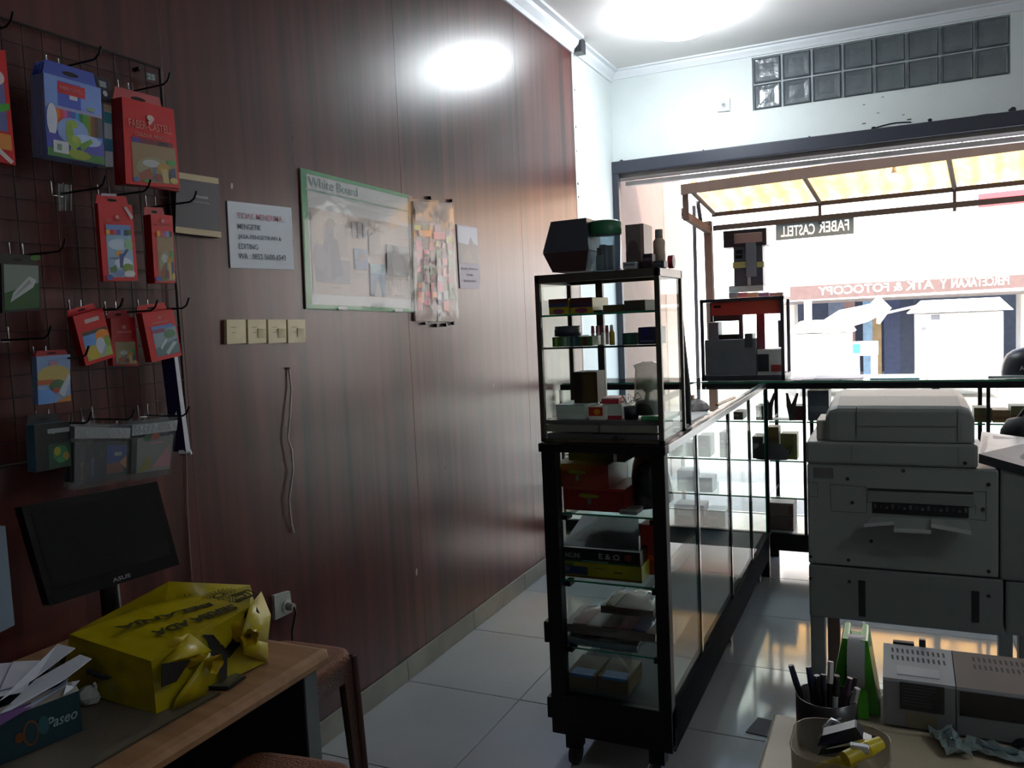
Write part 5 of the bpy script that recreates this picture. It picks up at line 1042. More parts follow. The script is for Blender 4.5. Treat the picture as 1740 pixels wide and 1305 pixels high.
hd = wq([(160, 128), (186, 136), (189, 175), (173, 172)], XW+.095); MB().hexa([hd[3], hd[2], hd[1], hd[0]], (-.002, 0, 0), M('#1b2030', .4)).build('header_card', o); art('header_print', o, hd, [('r', .2, .15, .7, .4, '#8f98a0'), ('e', .5, .65, .2, .12, '#b8bcc4')], PX)
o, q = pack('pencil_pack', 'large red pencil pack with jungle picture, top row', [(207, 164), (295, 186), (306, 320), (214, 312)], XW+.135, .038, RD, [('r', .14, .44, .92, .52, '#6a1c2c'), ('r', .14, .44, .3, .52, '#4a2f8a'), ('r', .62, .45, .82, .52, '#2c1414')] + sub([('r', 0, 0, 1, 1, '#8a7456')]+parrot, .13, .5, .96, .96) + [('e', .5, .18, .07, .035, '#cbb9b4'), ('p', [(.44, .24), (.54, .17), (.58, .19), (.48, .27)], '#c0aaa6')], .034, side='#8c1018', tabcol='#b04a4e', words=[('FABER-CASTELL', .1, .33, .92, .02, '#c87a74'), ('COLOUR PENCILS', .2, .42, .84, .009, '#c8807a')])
MB().tube([q[2]+Vector((-.01, -.1, -.004)), q[2]+Vector((-.01, 0, -.004))], .006, M('#8c1018', .4)).build('bottom_flap', o)
# second row
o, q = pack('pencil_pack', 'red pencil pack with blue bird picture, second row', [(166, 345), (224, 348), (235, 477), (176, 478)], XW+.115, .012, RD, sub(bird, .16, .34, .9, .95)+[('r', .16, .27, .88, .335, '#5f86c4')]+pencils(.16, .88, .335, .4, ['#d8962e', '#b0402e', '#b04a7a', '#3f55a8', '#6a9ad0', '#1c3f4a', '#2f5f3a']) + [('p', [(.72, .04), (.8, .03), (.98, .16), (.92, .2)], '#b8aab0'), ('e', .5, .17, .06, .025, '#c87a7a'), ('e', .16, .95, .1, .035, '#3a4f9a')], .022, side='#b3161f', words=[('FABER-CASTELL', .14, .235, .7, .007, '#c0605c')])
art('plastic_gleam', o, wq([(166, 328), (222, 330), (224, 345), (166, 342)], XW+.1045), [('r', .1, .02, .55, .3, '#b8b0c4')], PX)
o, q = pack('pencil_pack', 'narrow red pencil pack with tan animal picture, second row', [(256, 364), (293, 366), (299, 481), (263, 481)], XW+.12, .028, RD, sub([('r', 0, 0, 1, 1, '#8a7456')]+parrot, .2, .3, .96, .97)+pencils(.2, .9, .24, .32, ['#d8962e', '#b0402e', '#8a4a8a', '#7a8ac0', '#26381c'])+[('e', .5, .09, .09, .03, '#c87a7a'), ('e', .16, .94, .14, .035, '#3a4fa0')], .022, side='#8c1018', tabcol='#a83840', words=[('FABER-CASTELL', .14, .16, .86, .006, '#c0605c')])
# green blister
o, q = pack('blister_pack', 'dark green blister pack with white pen, left edge', [(2, 447), (68, 450), (70, 526), (4, 532)], XW+.12, .012, '#10201c', [('r', .06, .02, .95, .95, '#7a8a84'), ('p', [(.06, .6), (.95, .4), (.95, .95), (.06, .95)], '#27562c'), ('p', [(.2, .8), (.28, .6), (.7, .26), (.88, .34), (.8, .5)], '#b4bcc0'), ('p', [(.25, .72), (.7, .32), (.76, .4)], '#8e989c')], .022, 'blister pack', tabcol='#0f1614')
art('green_leaf', o, wq([(50, 432), (70, 432), (70, 444), (50, 444)], XW+.1095), [('e', .5, .5, .45, .4, '#3f7a2c')], PX)
# third row
fruit = [('r', 0, 0, 1, 1, '#8fae5a'), ('p', [(0, .1), (.55, .1), (.4, .6), (.02, .6)], '#5f94d8'), ('r', .0, 0, 1, .12, '#1f2c24'), ('e', .75, .25, .28, .2, '#d8862e'), ('e', .3, .75, .3, .25, '#b8a840'), ('e', .62, .6, .2, .3, '#c2cce0'), ('e', .9, .5, .12, .2, '#6f9a3a'), ('p', [(.5, .95), (.8, .6), (.84, .7), (.6, 1)], '#98a2b0')]
ship = [('r', 0, 0, 1, 1, '#7f98a8'), ('p', [(0, .7), (1, .45), (1, 1), (0, 1)], '#50707a'), ('p', [(.4, .9), (.8, .55), (.95, .6), (.5, 1)], '#a9bcc4'), ('e', .7, .25, .25, .15, '#4a7a5a'), ('r', 0, .0, .5, .15, '#8a4a6a'), ('p', [(.2, .7), (.5, .4), (.55, .46), (.25, .76)], '#c0ccd0')]
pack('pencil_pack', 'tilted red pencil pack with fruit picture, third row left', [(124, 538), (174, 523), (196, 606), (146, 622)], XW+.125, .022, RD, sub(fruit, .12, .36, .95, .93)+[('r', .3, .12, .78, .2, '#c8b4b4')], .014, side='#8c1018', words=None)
pack('pencil_pack', 'red pencil pack partly hidden between two tilted packs, third row', [(188, 541), (229, 538), (236, 622), (192, 621)], XW+.1, .018, '#9a141c', sub([('r', 0, 0, 1, 1, '#857a5c')]+parrot, .12, .5, .92, .96)+[('e', .5, .2, .08, .04, '#b87474'), ('r', .2, .28, .8, .32, '#b05058')], .018, tabcol='#9a2a32')
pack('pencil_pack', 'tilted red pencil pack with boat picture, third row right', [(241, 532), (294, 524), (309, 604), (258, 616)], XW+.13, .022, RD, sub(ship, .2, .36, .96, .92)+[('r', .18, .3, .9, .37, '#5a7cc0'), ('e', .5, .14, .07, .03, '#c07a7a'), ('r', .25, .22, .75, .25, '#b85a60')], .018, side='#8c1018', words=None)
kids = [('r', 0, 0, 1, .3, '#7f9cc8'), ('e', .5, .42, .5, .22, '#b0a060'), ('r', 0, .5, .5, .6, '#a8562e'), ('r', 0, .7, .5, 1, '#5f94d8'), ('e', .6, .65, .25, .14, '#4a6a4a'), ('e', .55, .74, .1, .06, '#a03a3a'), ('p', [(.6, .8), (.95, .4), (1, .5), (.8, .9)], '#a9b8c8'), ('p', [(.5, 1), (1, .86), (1, 1)], '#b07a2e'), ('r', .35, .12, .6, .2, '#a87a98')]
for k in range(2):
    o, q = pack('card_pack', ['small blue card pack with toy picture, front of its hook', 'small blue card pack behind the toy picture pack'][k], [(62, 606), (119, 602), (120, 681), (65, 688)], XW+.12, .008, '#7f9cc8', kids if k == 0 else [], .012, 'card pack', side='#6f8ab8', tabcol='#9a2a32'); o.location.x -= .0095*k
# fourth row
o, q = pack('crayon_pack', 'dark crayon pack with green print beside the clear folders', [(58, 722), (119, 716), (121, 792), (62, 803)], XW+.12, .03, '#0f1216', [('r', .35, .12, .98, .22, '#8a9498'), ('p', [(.35, .2), (.5, .1), (.55, .24)], '#8a9498'), ('r', .35, .45, 1, .98, '#14402c'), ('e', .7, .68, .22, .18, '#2c6a44'), ('e', .6, .62, .1, .1, '#8a8a2e'), ('e', .85, .75, .1, .1, '#8a7a2e'), ('e', .7, .82, .12, .06, '#2f7a4a')], .02, 'crayon pack', side='#3f6a84')
FILM2 = glassmat((.92, .94, .95), 1.0, .12, .06, (.5, .52, .54), bump=.1)
def zipbag(label, px, X, d, n, shapes, colr):
    q = wq(px, X); o = thing('zip_bag', label, 'bag', tuple(q[3]), 'clear zip bags of stationery on the wall')
    for k in range(n):
        j = random.uniform(-.004, .004); qq = [p+PX*(-d*k/n)+Vector((0, j, random.uniform(-.004, .004))) for p in q]
        MB().hexa([qq[3], qq[2], qq[1], qq[0]], (-.0016, 0, 0), FILM2).build('film', o)
    qq = [lerp2(q, u, v)-PX*(.003) for u, v in ((.03, .3), (.97, .3), (.97, .9), (.03, .9))]
    MB().hexa([qq[3], qq[2], qq[1], qq[0]], (-d*.8, 0, 0), M(colr, .5, var=.2, vscale=30)).build('contents', o); art('print', o, qq, shapes, PX, .0005)
    z = [lerp2(q, u, v)+PX*.002 for u, v in ((0, .06), (1, .06), (1, .24), (0, .24))]; MB().hexa([z[3], z[2], z[1], z[0]], (-d, 0, 0), M('#7d868c', .4, bump=.3, bscale=90)).build('zip_strip', o)
    mb = MB()
    for k in range(10): a = lerp2(q, k/10+.05, 0)-PX*random.uniform(0, d); mb.tube([a, a+Vector((0, .006, .012+random.uniform(0, .008)))], [.004, .001], FILM2, 5)
    mb.build('torn_top', o); return o
zipbag('left clear zip bag with blue and dark contents, bottom row', [(126, 718), (221, 722), (217, 816), (126, 832)], XW+.13, .05, 4, [('r', .0, .0, .6, 1, '#23262e'), ('r', .6, .1, 1, .6, '#334a86'), ('r', .6, .6, .95, .9, '#7a4a3c'), ('r', .75, .3, .9, .4, '#8a9098'), ('p', [(.85, .6), (1, .4), (1, .8)], '#a87048'), ('r', .1, .5, .14, .95, '#5a5a28'), ('r', .3, .4, .34, .9, '#3a4a6a')], '#2b2f38')
zipbag('right clear zip bag with pale picture contents, bottom row', [(224, 717), (302, 708), (290, 806), (222, 816)], XW+.13, .04, 3, [('r', .1, 0, 1, 1, '#8a8c88'), ('r', 0, 0, .12, 1, '#16181c'), ('r', .3, -.12, .9, .02, '#2c3040'), ('e', .55, .0, .1, .1, '#b0483a'), ('e', .35, .03, .1, .08, '#2f6a3a'), ('p', [(.1, 1), (.4, .5), (.5, .9)], '#8a8438'), ('p', [(.5, .9), (.9, .3), (1, .9)], '#a0707a'), ('r', .4, .15, .75, .22, '#9a7a86')], '#7d7f7e')
# long folded sleeve hanging at the grid edge
a0, b0 = pX(296, 606, XW+.09), pX(318, 768, XW+.09); o = thing('paper_sleeve', 'long narrow white and purple paper sleeve hanging at the grid edge', 'sleeve', tuple(a0))
MB().hexa([b0+Vector((0, -.004, 0)), b0+Vector((0, .012, .004)), a0+Vector((0, .012, 0)), a0+Vector((0, .0, 0))], (-.05, 0, 0), M('#c6ccd8', .5), M('#29265c', .45)).build('sleeve', o); MB().tube([b0+Vector((-.02, -.01, 0)), b0+Vector((.004, .008, 0)), b0+Vector((.0, .01, -.006))], .006, M('#c0c4cc', .3), 6).build('torn_end', o)
o = thing('thin_cord', 'thin pale cord hanging down the wall below the paper sleeve', 'cord', tuple(pX(317, 900, XW+.004))); MB().tube([pX(x, y, XW+.004) for x, y in ((316, 770), (318, 860), (322, 930), (326, 985))], .002, M('#7a5a52', .5)).build('strand', o); MB().cyl(pX(316, 770, XW), pX(316, 770, XW+.01), .004, GREYM, n=8).build('nail', o)
t_ = wq([(97, 312), (122, 314), (122, 358), (99, 358)], gx_+.03); o = thing('price_holder', 'empty clear price tag holder on the grid, second row', 'price holder', tuple(t_[3])); MB().hexa([t_[3], t_[2], t_[1], t_[0]], (-.002, 0, 0), glassmat((.75, .78, .8), 2.0, .1, .08)).build('plate', o)
for u in (.08, .5, .92): MB().tube([lerp2(t_, u, 0), lerp2(t_, u, 1)], .0022, M('#7a7f7c', .3)).build('rib', o)
t_ = wq([(249, 123), (265, 127), (264, 138), (249, 135)], gx_+.02); o = thing('price_tag', 'small grey printed price tag on the grid top corner', 'price tag', tuple(t_[3])); MB().hexa([t_[3], t_[2], t_[1], t_[0]], (-.002, 0, 0), M('#5a6a6a', .4)).build('tag', o); wtext('25', o, t_, .1, .9, .9, .014, M('#9fb4b0', .5, var=0))
for (x, y, lab) in ((92, 118, 'hook carrying the blue dinosaur packs'), (212, 158, 'hook carrying the large red jungle pack'), (178, 335, 'hook carrying the red bird pack'), (258, 352, 'hook carrying the narrow red pack'), (30, 435, 'hook carrying the green blister pack'), (130, 530, 'hook carrying the tilted fruit pack'), (190, 532, 'hook carrying the half hidden red pack'), (245, 528, 'hook carrying the tilted boat pack'), (70, 610, 'hook carrying the small blue card packs'), (75, 718, 'hook carrying the dark crayon pack'), (150, 712, 'hook carrying the left zip bag'), (245, 706, 'hook carrying the right zip bag'), (100, 330, 'empty hook above the clear price tag holder'), (5, 578, 'empty hook at the left edge under the green blister'), (-60, 66, 'hook carrying the pack at the left edge')):
    c = pX(x, y, gx_+.01); hook(c.y, c.z, .17, lab)
# ------------------------------------------------------------------ desk at lower left
DT = .75; DX1, DY1 = -1.17, 1.474
DW = woodmat('#866548', '#9e7b5a', .4, 30, 1.2, .05, .4, axis='X')
dk = thing('desk', 'light brown desk with rounded edge along the wood wall', 'desk', (-1.5, .6, 0))
mb = MB(); pr_ = [(-1.84, DT-.034), (-1.84, DT), (DX1-.022, DT), (DX1-.006, DT-.004), (DX1, DT-.014), (DX1-.001, DT-.026), (DX1-.012, DT-.034)]
A = [Vector((x, -1.0, z)) for x, z in pr_]; B = [Vector((x, DY1-.02, z)) for x, z in pr_]; Cc = [Vector((min(x, DX1-.02), DY1, max(DT-.028, min(z, DT-.006)))) for x, z in pr_]; n = len(pr_)
mb.add(A+B, [(i, (i+1) % n, (i+1) % n+n, i+n) for i in range(n)], DW); mb.add(B+Cc, [(i, (i+1) % n, (i+1) % n+n, i+n) for i in range(n)], DW)
mb.add(A, [tuple(reversed(range(n)))], DW); mb.add(Cc, [tuple(range(n))], DW); mb.build('desktop', dk)
DSHADE = M('#191a1d', .6)  # near-black puts the shade under the desk into the panel colour
bx('end_panel', (-1.82, DY1-.07, 0), (DX1-.035, DY1-.03, DT-.034), DSHADE, dk, .004); bx('end_panel', (-1.82, -.96, 0), (DX1-.035, -.92, DT-.034), DSHADE, dk, .004)
bx('panel_edge', (DX1-.0355, DY1-.071, 0), (DX1-.03, DY1-.029, DT-.034), M('#6a7274', .5), dk); bx('back_panel', (-1.82, -.92, .12), (-1.8, DY1-.07, DT-.034), DSHADE, dk)
t = thing('desk_mat', 'dull grey glass mat lying on the brown desk top', 'mat', (-1.5, .6, DT)); bx('sheet', (-1.72, -.6, DT), (-1.245, 1.2, DT+.003), M('#625c52', .4, var=.15, vscale=8), t); bx('edge', (-1.247, -.6, DT+.0), (-1.2445, 1.2, DT+.0034), M('#3a3630', .5), t)
DZ = DT+.0035
t = thing('card_holder', 'flat grey plate lying at the desk edge before the yellow bag', 'plate', tuple(pZ(385, 1160, DT)))
q = [pZ(350, 1171, DZ), pZ(388, 1172, DZ), pZ(418, 1152, DZ), pZ(388, 1147, DZ)]
MB().hexa([p+Vector((0, 0, .0065)) for p in q], (0, 0, -.006), M('#57564a', .4), SEAM).build('plate', t, .001); MB().hexa([q[0].lerp(q[2], .2+.0*k)+Vector((.0, 0, .0075)) if k == 0 else p.lerp((q[0]+q[2])/2, .25)+Vector((0, 0, .0075)) for k, p in enumerate(q)], (0, 0, -.001), M('#6a685a', .4)).build('inlay', t)
# monitor
tl, tr_, br_, bl_2 = pX(36, 861, -1.70), pX(267, 818, -1.64), pX(305, 959, -1.60), pX(85, 1030, -1.66)
t = thing('monitor', 'black computer monitor tilted back against the wood wall', 'monitor', (-1.7, 1.3, DT))
nrm = (tr_-tl).cross(tl-bl_2).normalized(); nrm = nrm if nrm.x > 0 else -nrm
MB().hexa([bl_2, br_, tr_, tl], -nrm*.035, M('#0b0c0f', .45, spec=.2)).build('casing', t, .004)
iq = [lerp2([tl, tr_, br_, bl_2], u, v) for u, v in ((.05, .08), (.955, .08), (.955, .85), (.05, .85))]
MB().hexa([iq[3]+nrm*.001, iq[2]+nrm*.001, iq[1]+nrm*.001, iq[0]+nrm*.001], -nrm*.002, M('#07090d', .2, spec=.25)).build('screen', t)
c = lerp2([tl, tr_, br_, bl_2], .46, .965); u_ = (br_-bl_2).normalized(); v_ = nrm.cross(u_); text('lettering', 'ASUS', t, c+nrm*.001, u_, v_, M('#9aa0aa', .4, var=0), .042, .009)
m_ = (bl_2+br_)/2-nrm*.03; MB().tube([m_+Vector((0, 0, .06))-nrm*.02, m_+Vector((-.01, 0, -.05)), Vector((m_.x-.01, m_.y, DZ+.01))], .022, M('#0c0d10', .3), 10).build('stand', t); MB().lathe((m_.x-.03, m_.y-.04, DZ), [(0, 0), (.07, 0), (.07, .008), (.05, .014), (0, .014)], M('#0c0d10', .25), 28).build('base', t)
MB().tube([pZ(150, 1140, DZ+.05), pZ(175, 1150, DZ+.045), pZ(205, 1150, DZ+.05), pZ(240, 1160, DZ+.03)], .006, M('#3a3e42', .4)).build('cable', t)
# yellow plastic bag with a carton inside
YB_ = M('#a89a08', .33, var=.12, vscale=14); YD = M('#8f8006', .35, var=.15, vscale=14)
A_, B_, C_ = pZ(266, 1213, DZ), pZ(455, 1124, DZ), pZ(105, 1168, DZ); D_ = B_+(C_-A_)
t = thing('plastic_bag', 'yellow plastic shopping bag with black print wrapped round a carton', 'bag', tuple((A_+B_)/2))
At = pY(257, 1124, A_.y+.005); Ct = pX(118, 1078, C_.x+.01); Rt = pX(319, 1077, A_.x-.03); Bt = pX(425, 1031, B_.x-.02); Kb = pX(452, 1020, B_.x-.03); Ct2 = pZ(235, 1030, Rt.z+.004); Dt = pX(287, 988, D_.x+.02); Et = pX(425, 994, B_.x-.2)
def wrinkle(a, b, c, d, n, m, amp, nv, seed, mat, name, bulge=0):
    r_ = random.Random(seed); nv = Vector(nv); P = []
    for i in range(n+1):
        row = []
        for j in range(m+1):
            u, v = i/n, j/m; p = a.lerp(b, u).lerp(d.lerp(c, u), v); e = min(1, 6*min(u, 1-u, v, 1-v))
            row.append(p+nv*(e*(amp*(.6*math.sin(7*u+9*v+seed)+.5*math.sin(17*u-11*v+2*seed)+r_.uniform(-.5, .5))+bulge*math.sin(PI*u)*math.sin(PI*v))))
        P.append(row)
    g = MB().grid([r[::-1] for r in P] if True else P, mat, True); return g.build(name, t)
UPZ = Vector((0, 0, 1))
def face(a, b, c, d, nv, name, mat, seed, amp=.003, bulge=.004):
    n_ = (b-a).cross(d-a); q = (a, b, c, d) if n_.dot(Vector(nv)) < 0 else (b, a, d, c); return wrinkle(*q, 14, 10, amp, nv, seed, mat, name, bulge)
face(A_, B_, Bt, Rt if False else At, (1, 0, .3), 'side', YB_, 1); face(At, Bt, Bt.lerp(Rt, .0), Rt, (.6, 0, .6), 'front_fold', YB_, 2, .002, 0)
face(C_, A_, At, Ct, (0, -1, .2), 'near_end', YB_, 3); face(Ct, At, Rt, Ct2, (0, -.5, .8), 'sloping_top', YB_, 4)
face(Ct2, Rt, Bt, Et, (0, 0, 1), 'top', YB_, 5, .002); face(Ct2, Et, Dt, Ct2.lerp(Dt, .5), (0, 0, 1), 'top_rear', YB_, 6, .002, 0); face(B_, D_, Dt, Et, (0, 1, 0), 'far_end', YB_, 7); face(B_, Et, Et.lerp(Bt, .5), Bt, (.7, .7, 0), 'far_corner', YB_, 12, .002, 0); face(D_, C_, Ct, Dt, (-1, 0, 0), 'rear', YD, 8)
# knotted ends and loose corners
def tuft(c, tip, r, seed, name):
    r_ = random.Random(seed); c, tip = Vector(c), Vector(tip); d = (tip-c); a = d.orthogonal().normalized(); b = d.normalized().cross(a); P = []
    for i, (s, k) in enumerate(((0, 1.0), (.3, .75), (.55, .3), (.7, .16), (.85, .3), (1, .5))):
        P.append([c+d*s+(a*math.cos(th)+b*math.sin(th))*r*k*(1+.16*math.sin(5*th+seed+i)) for th in [q*2*PI/18 for q in range(19)]])
    return MB().grid(P, M('#b0960c', .32, var=.15, vscale=20)).build(name, t)
k1 = pX(352, 1108, A_.x+.035); tuft(Rt.lerp(A_, .35)+Vector((-.01, .01, .01)), k1+Vector((.03, -.005, -.02)), .038, 2, 'knot')
k2 = pX(412, 1082, B_.x+.03); tuft(Bt.lerp(B_, .35)+Vector((-.015, -.03, .0)), k2+Vector((.02, .0, .0)), .034, 5, 'knot')
def flap(pts, name, mat): 
    pts = [Vector(p) for p in pts]; mb = MB(); c = sum(pts, Vector())/len(pts); n = len(pts); mb.add(pts+[c+Vector((.006, -.004, .004))], [(i, (i+1) % n, n) for i in range(n)], mat, True); return mb.build(name, t, thick=.0012)
XF = A_.x+.02
flap([pX(272, 1130, XF), pX(322, 1076, XF-.02), pX(360, 1106, XF+.02), pX(300, 1122, XF+.01)], 'loose_corner', YB_); flap([pX(300, 1185, XF), pX(356, 1108, XF+.022), pX(362, 1120, XF+.02), pX(350, 1185, XF+.01), pX(292, 1207, XF)], 'loose_corner', YB_)
XG = B_.x+.0; flap([pX(410, 1080, XG+.03), pX(424, 1030, XG-.01), pX(444, 1005, XG-.04), pX(460, 1045, XG), pX(455, 1090, XG+.01), pX(425, 1092, XG+.02)], 'loose_corner', YB_); flap([pX(412, 1084, XG+.03), pX(455, 1092, XG+.01), pX(456, 1126, XG), pX(415, 1112, XG+.015)], 'loose_corner', YB_)
BKP = M('#14130c', .4)
sq_ = [At.lerp(Rt, .3)+Vector((.008, 0, 0)), Bt+Vector((.008, 0, 0)), B_+Vector((.011, 0, .0)), A_+Vector((.011, 0, .0))]
art('black_print', t, sq_, [('p', [(.42, .06), (.55, .3), (.58, .34), (.62, .5), (.58, .62), (.5, .66), (.46, .5)], BKP), ('p', [(.52, .5), (.72, .3), (.84, .1), (.92, -.02), (.9, .22), (.78, .44), (.62, .6)], BKP), ('p', [(.38, .0), (.5, .1), (.56, .3), (.46, .26)], BKP), ('p', [(.5, .6), (.6, .55), (.56, .9), (.5, .95)], BKP), ('p', [(.76, .44), (.82, .4), (.86, .62), (.78, .64)], BKP), ('p', [(.94, .3), (1.02, .0), (1.03, .12)], BKP)], (1, 0, .1), .002)
nq = [Ct.lerp(At, .9), At+Vector((.002, -.006, 0)), A_+Vector((.004, -.008, 0)), C_.lerp(A_, .9)]
hole = [pX(x, y, XF+.006) for x, y in ((276, 1128), (324, 1122), (300, 1158), (275, 1168))]; MB().hexa(hole[::-1] if ((hole[1]-hole[0]).cross(hole[2]-hole[0])).x < 0 else hole, (-.002, 0, 0), M('#0c0a06', .6)).build('torn_opening', t)
# print on the top of the bag
tq = [Ct2, Et, Bt, Rt]; upn = ((Rt-Ct2).cross(Et-Ct2)).normalized(); upn = upn if upn.z > 0 else -upn
L0 = lambda u, v: Rt.lerp(Bt, u).lerp(Ct2.lerp(Et, u), v)+upn*.007
OLI = M('#2c2c0c', .5, var=0)
for s, u0, u1, v0, h in (('SERBA ADA', .74, -.3, .24, .03), ('BELANJA', .52, -.45, .56, .027)):
    a = L0(u0, v0); b = L0(u1, v0); d = (b-a); vv = upn.cross(d).normalized(); text('lettering', s, t, a, d, vv, OLI, d.length, h*1.25, bold=.04)
def ringmark(c, r, n, col):
    mb = MB(); e1 = (Bt-Rt).normalized(); e2 = upn.cross(e1)
    for k in range(n):
        a = 2*PI*k/n
        for s in (.3, .5, .7, .9): q_ = c+(e1*math.cos(a)+e2*math.sin(a))*r*s; w = (e1*math.cos(a)+e2*math.sin(a))*r*.07; ww = (e2*math.cos(a)-e1*math.sin(a))*r*.05; mb.add([q_-w-ww, q_+w-ww, q_+w+ww, q_-w+ww], [(0, 1, 2, 3)], col)
    return mb.build('sunburst_mark', t)
ringmark(L0(.66, .68)+upn*.001, .04, 22, OLI)
def diamond(c, r, col):
    mb = MB(); e1 = (Bt-Rt).normalized(); e2 = upn.cross(e1)
    for s in (1, .7, .4):
        p = [c+(e1*x+e2*y)*r*s for x, y in ((-1, -.7), (1, -.8), (1, .6), (-.3, .9))]
        for i in range(4): mb.tube([p[i], p[(i+1) % 4]], .0013, col, 4)
    return mb.build('diamond_mark', t)
diamond(L0(.86, .4)+upn*.001, .032, OLI)
mb = MB()
for k in range(5): a = L0(.38+.05*k, .95); mb.tube([a, a+(Et-Bt).normalized()*.022], .0018, OLI, 4)
mb.build('stripe_mark', t)
# teal box full of paper slips
o = thing('teal_box', 'dark teal open box with cream and orange print, lower left corner', 'box', tuple(pZ(60, 1270, DZ)))
a, b = pZ(140, 1242, DZ), pZ(-60, 1326, DZ); zt = pY(133, 1173, a.y).z; d = (b-a); dep = Vector((-.19, .06, 0))
TEAL = M('#0d3440', .4); LIP = M('#8f8a84', .6)
def wall_(p, q, h0, h1, th, name, mat=TEAL): MB().hexa([q+Vector((0, 0, h0)), p+Vector((0, 0, h0)), p+Vector((0, 0, h1)), q+Vector((0, 0, h1))], th, mat, mat).build(name, o)
H = zt-DZ
wall_(a, b, .001, H, Vector((-.004, 0, 0)), 'front'); wall_(a+dep, a, .001, H, Vector((0, -.004, 0)), 'side'); wall_(b+dep, a+dep, .001, H, Vector((.004, 0, 0)), 'back'); wall_(b, b+dep, .001, H, Vector((0, .004, 0)), 'side')
MB().hexa([a+Vector((0, 0, .002)), b+Vector((0, 0, .002)), b+dep+Vector((0, 0, .002)), a+dep+Vector((0, 0, .002))][::-1], (0, 0, -.001), TEAL).build('bottom', o)
MB().hexa([b+Vector((.001, 0, H)), a+Vector((.001, 0, H)), a+Vector((-.012, 0, H+.016)), b+Vector((-.012, 0, H+.016))], (-.002, 0, 0), LIP).build('paper_lip', o)
fq = [b+Vector((.0005, 0, H)), a+Vector((.0005, 0, H)), a+Vector((.0005, 0, 0)), b+Vector((.0005, 0, 0))]; nf = ((fq[1]-fq[0]).cross(fq[3]-fq[0])).normalized(); nf = nf if nf.x > 0 else -nf
art('print', o, fq, [('e', .55, .55, .07, .3, '#7a4a1c'), ('e', .55, .55, .055, .25, '#0d3440'), ('e', .45, .55, .04, .12, '#6a3c1c'), ('e', .66, .48, .05, .22, '#2c5a66')], nf, .001)
c = lerp2(fq, .68, .62)+nf*.0016; text('lettering', 'Paseo', o, c, fq[1]-fq[0], UPZ, M('#8aa4b0', .5, var=0), .055, .02, shear=.3)
def slip(label, px, z, mat='#cfd8e6', k=0):
    q = [pZ(x, y, zz) for (x, y), zz in zip(px, z)]; p = thing('paper_slip', label, 'paper', tuple(q[0]), 'paper slips in the teal box'); n_ = (q[1]-q[0]).cross(q[2]-q[0])
    if n_.z < 0: q.reverse()
    MB().hexa(q, (0, 0, -.0012), M(mat, .6, var=.03)).build('slip', p); return p, q
ZS = DZ+H
slip('broad white paper slip at the back of the teal box', [(-30, 1130), (60, 1122), (45, 1175), (-40, 1190)], [ZS+.02]*4); slip('wide white slip behind the long strips', [(22, 1124), (68, 1122), (45, 1160), (0, 1172)], [ZS+.024]*4)
slip('long white strip pointing up right, topmost at back', [(0, 1190), (98, 1094), (128, 1101), (60, 1152)], [ZS+.02, ZS+.045, ZS+.045, ZS+.025]); p_, q_ = slip('long white strip pointing right, front of the pile', [(0, 1212), (60, 1155), (136, 1112), (156, 1119), (110, 1154), (20, 1205)], [ZS+.012, ZS+.025, ZS+.04, ZS+.04, ZS+.03, ZS+.012])
slip('lower white strip under the front strip', [(-10, 1228), (80, 1180), (116, 1152), (112, 1164), (55, 1200), (0, 1225)], [ZS+.006, ZS+.012, ZS+.022, ZS+.02, ZS+.01, ZS+.005], '#98a6c0'); slip('purple printed slip sticking over the box front', [(-20, 1220), (52, 1193), (56, 1199), (0, 1232), (-20, 1240)], [ZS+.01]*5, '#6a4a86'); slip('short white slip near the right box corner', [(108, 1180), (114, 1160), (135, 1156), (125, 1168)], [ZS+.008, ZS+.016, ZS+.016, ZS+.008])
o = thing('tissue', 'crumpled white tissue beside the teal box on the desk', 'tissue', tuple(pZ(152, 1198, DZ))); c = pZ(152, 1196, DZ); P = []; r_ = random.Random(3)
for i, (z, s) in enumerate(((.0, .5), (.006, 1), (.018, 1.05), (.03, .8), (.038, .15))): P.append([c+Vector((.019*s*math.cos(a)*(1+.3*math.sin(3*a+i)), .019*s*math.sin(a)*(1+.3*math.cos(4*a+2*i)), z)) for a in [k*2*PI/12 for k in range(13)]])
MB().grid(P, M('#aab4b0', .7), False).build('tissue', o); MB().tube([P[3][2], P[3][2]+Vector((.004, -.004, .01)), P[2][4]], .004, M('#b8c0bc', .7), 5).build('corner', o)
q = wq([(-60, 915), (9, 893), (25, 1062), (-50, 1100)], -1.3); o = thing('display_board', 'white upright board cut off by the left edge above the papers', 'board', tuple(q[3]))
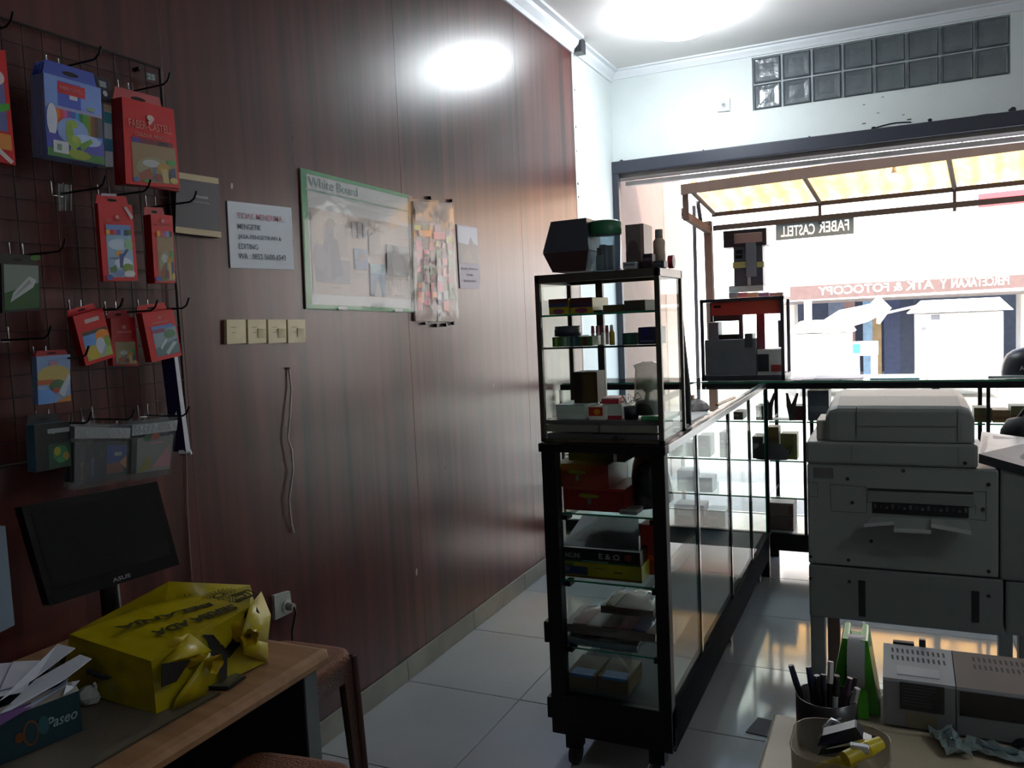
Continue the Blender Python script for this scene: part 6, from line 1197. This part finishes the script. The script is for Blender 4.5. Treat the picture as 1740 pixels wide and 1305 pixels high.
MB().hexa([q[3], q[2], q[1], q[0]], (-.02, 0, 0), M('#6f8296', .5)).build('board', o, .002); a = q[3].lerp(q[2], .3); MB().box((a.x-.019, a.y-.03, DZ+.0005), (a.x-.003, a.y+.005, a.z+.03), M('#4a5866', .5)).build('foot', o)
# brown rattan-pattern plastic stools
BRS = M('#4a2a1e', .45, bump=.9, bscale=260, var=.2, vscale=90)
def stool(label, cx, cy, ang, h=.46):
    o = thing('plastic_stool', label, 'stool', (cx, cy, 0), 'brown plastic stools by the desk'); Rz = Matrix.Rotation(ang, 4, 'Z'); Tm = Matrix.Translation((cx, cy, 0)) @ Rz
    b = .14; tp = .125
    mb = MB(); mb.T = Tm; n = 24; ring = lambda r, z, k=6: [Vector((r*math.copysign(abs(math.cos(a))**(2/k), math.cos(a)), r*math.copysign(abs(math.sin(a))**(2/k), math.sin(a)), z)) for a in [i*2*PI/n for i in range(n+1)]]
    mb.grid([ring(tp*1.02, h-.03), ring(tp*1.04, h-.012), ring(tp*1.01, h-.002), ring(tp*.9, h), ring(.001, h+.001)], M('#6e4028', .65, bump=.6, bscale=180)); mb.build('seat', o)
    for k in range(4):
        mb = MB(); mb.T = Tm @ Matrix.Rotation(k*PI/2, 4, 'Z')
        f = lambda u, z: Vector((u*(b+(tp-b)*z/(h-.02)), -(b+(tp-b)*z/(h-.02)), z))
        zt = h-.02
        for pts in ([f(-1, 0), f(-.78, 0), f(-.6, h*.87), f(-1, h*.87)], [f(.78, 0), f(1, 0), f(1, h*.87), f(.6, h*.87)], [f(-1, h*.87), f(1, h*.87), f(1, zt), f(-1, zt)]):
            mb.hexa(pts, (0, .012, 0), BRS)
        mb.build('side_panel', o)
        mb = MB(); mb.T = Tm @ Matrix.Rotation(k*PI/2, 4, 'Z'); mb.tube([f(1, 0), f(1, zt)], .011, M('#40271d', .6)); mb.build('leg', o)
    return o
stool('brown woven pattern plastic stool standing behind the desk end', -1.475, 1.66, .05, .6)
stool('brown plastic stool in front of the desk, bottom edge', -1.1, 1.16, .12, .6)
